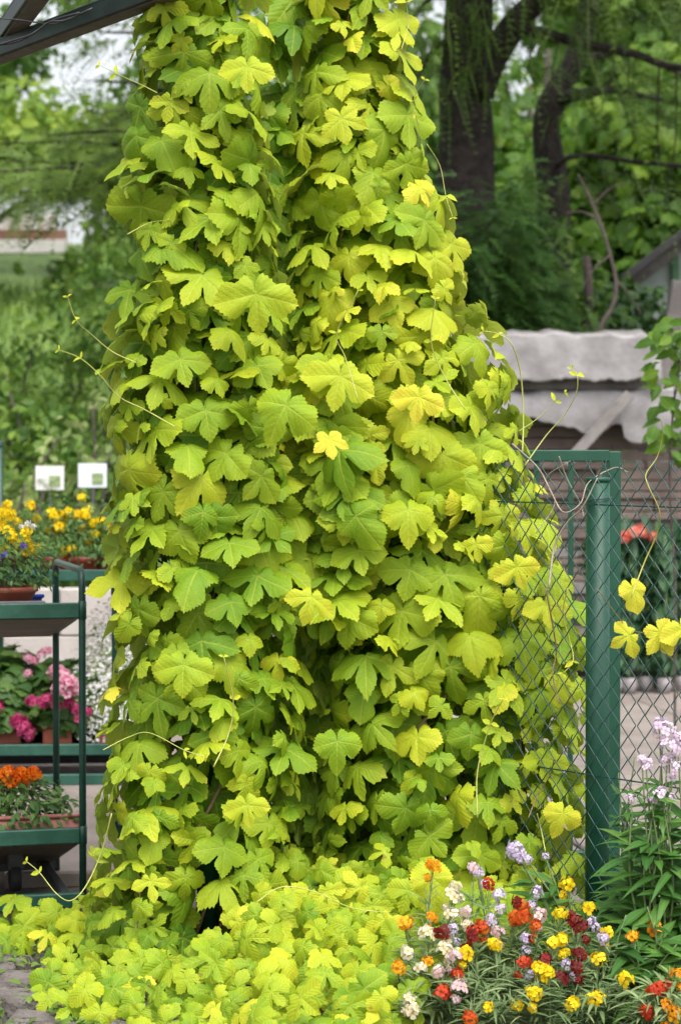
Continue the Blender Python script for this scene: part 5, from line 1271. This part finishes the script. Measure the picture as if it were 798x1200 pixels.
# dame's rocket at the right
def rocket(label, base, tops, n_leaf, lh, colr='palepink', ls=(.09, .16), tint0=.5):
    e = empty('dames_rocket', base, label, 'wildflower', 'pale lilac rockets by the fence')
    b = Vector(base); fpos, fT, fN, fs_, ft = [], [], [], [], []
    for (x, y, Y, s) in tops:
        p = P(x, y, Y); c_ = catmull([b + Vector((random.uniform(-.03, .03), 0, 0)), b.lerp(p, .5) + Vector((random.uniform(-.04, .04), 0, .03)), p], 6)
        MB().tube(c_, [.0040 - .0022 * i / (len(c_) - 1) for i in range(len(c_))], 6).build('stem', M['stem_pale'], e)
        if s > 0: place_head(e, heads(colr, 'lilac'), p, s * 1.25, Vector((0, -.5, 1)))
        for k in range(n_leaf):
            u = random.uniform(.05, .85); q = c_[int(u * (len(c_) - 1))]; a = random.uniform(0, 6.28)
            fpos.append(tuple(q)); fT.append((math.cos(a), math.sin(a) * .8, random.uniform(-.1, .9))); fN.append((-math.cos(a) * .35, -math.sin(a) * .3 - .35, .9)); fs_.append(random.uniform(*ls) * (1.15 - .6 * u)); ft.append(random.gauss(tint0, .2))
    link('foliage', cloud_mesh('foliage', LANCE, [random.randrange(3) for _ in fpos], fpos, fT, fN, fs_, ft, M['f_herb']), e)
    return e
rb = lambda px, Y: Vector(((px - CX) / F * Y, Y, 0))
rocket('tall pale lilac rocket at the photo edge against the paving', rb(800, 5.35), [(778, 858, 5.38, 1.0), (785, 880, 5.36, 1.0), (790, 905, 5.36, .9), (795, 870, 5.4, .8), (773, 850, 5.4, .6), (783, 893, 5.36, .7)], 16, .3)
rocket('pale lilac rocket with two low heads seen through the mesh', rb(770, 5.32), [(758, 898, 5.36, .6), (753, 892, 5.36, .5), (770, 935, 5.34, .8), (776, 930, 5.34, .5), (741, 938, 5.36, .55), (789, 937, 5.34, .4), (764, 938, 5.33, .4)], 16, .3)
rocket('lilac rocket sprig leaning left in front of the hop leaves', rb(668, 5.4), [(604, 1000, 5.40, .95), (610, 1008, 5.40, .6), (619, 1010, 5.40, .5), (640, 1006, 5.45, .35)], 5, .3, 'lilac')
leafy = [('leafy green rocket without flowers at the foot of the fence post', 736, 5.60, [(742, 950, 5.65), (730, 1030, 5.62), (748, 985, 5.6), (735, 1060, 5.58)]),
         ('leafy green rocket without flowers in the middle of the green patch', 752, 5.45, [(750, 985, 5.45), (765, 1010, 5.42), (735, 1040, 5.40), (775, 975, 5.45)]),
         ('leafy green rocket without flowers at the photo edge', 790, 5.42, [(790, 960, 5.45), (800, 1000, 5.4), (780, 1040, 5.35), (805, 1060, 5.32)]),
         ('leafy green rocket behind the fence mesh', 760, 6.0, [(745, 885, 6.05), (725, 905, 6.02), (770, 915, 6.0), (790, 930, 6.0), (735, 950, 6.0)]),
         ('low leafy rocket behind the golden wallflowers', 745, 5.22, [(735, 1075, 5.25), (760, 1065, 5.25), (780, 1095, 5.22), (720, 1110, 5.22), (795, 1110, 5.2)])]
for (lab, px, Y, tops) in leafy: rocket(lab, rb(px, Y), [(x, y, yy, 0) for x, y, yy in tops], 26, .3, ls=(.08, .17), tint0=random.uniform(.4, .6))

# weeds in the paving joints
n = 2200; X = rng.uniform(-1.15, -.35, n); Y = rng.uniform(5.0, 6.5, n)
keep = np.array([mat_h(x + .05, y) > 0 or rng.random() < .18 for x, y in zip(X, Y)]); X, Y = X[keep], Y[keep]; n = len(X)
tag(link('weeds', cloud_mesh('weeds', OVAL + GRASSB, rng.integers(6, size=n), np.column_stack([X, Y, np.full(n, .0)]), np.column_stack([rng.normal(size=n), rng.normal(size=n), rng.uniform(.2, 1.2, n)]), np.column_stack([rng.normal(size=n) * .4, rng.normal(size=n) * .4 - .3, np.ones(n)]), rng.uniform(.014, .042, n), .6 + .2 * rng.normal(size=n), M['f_grass'])), 'small weeds growing in the flagstone joints', None, None, 'stuff')
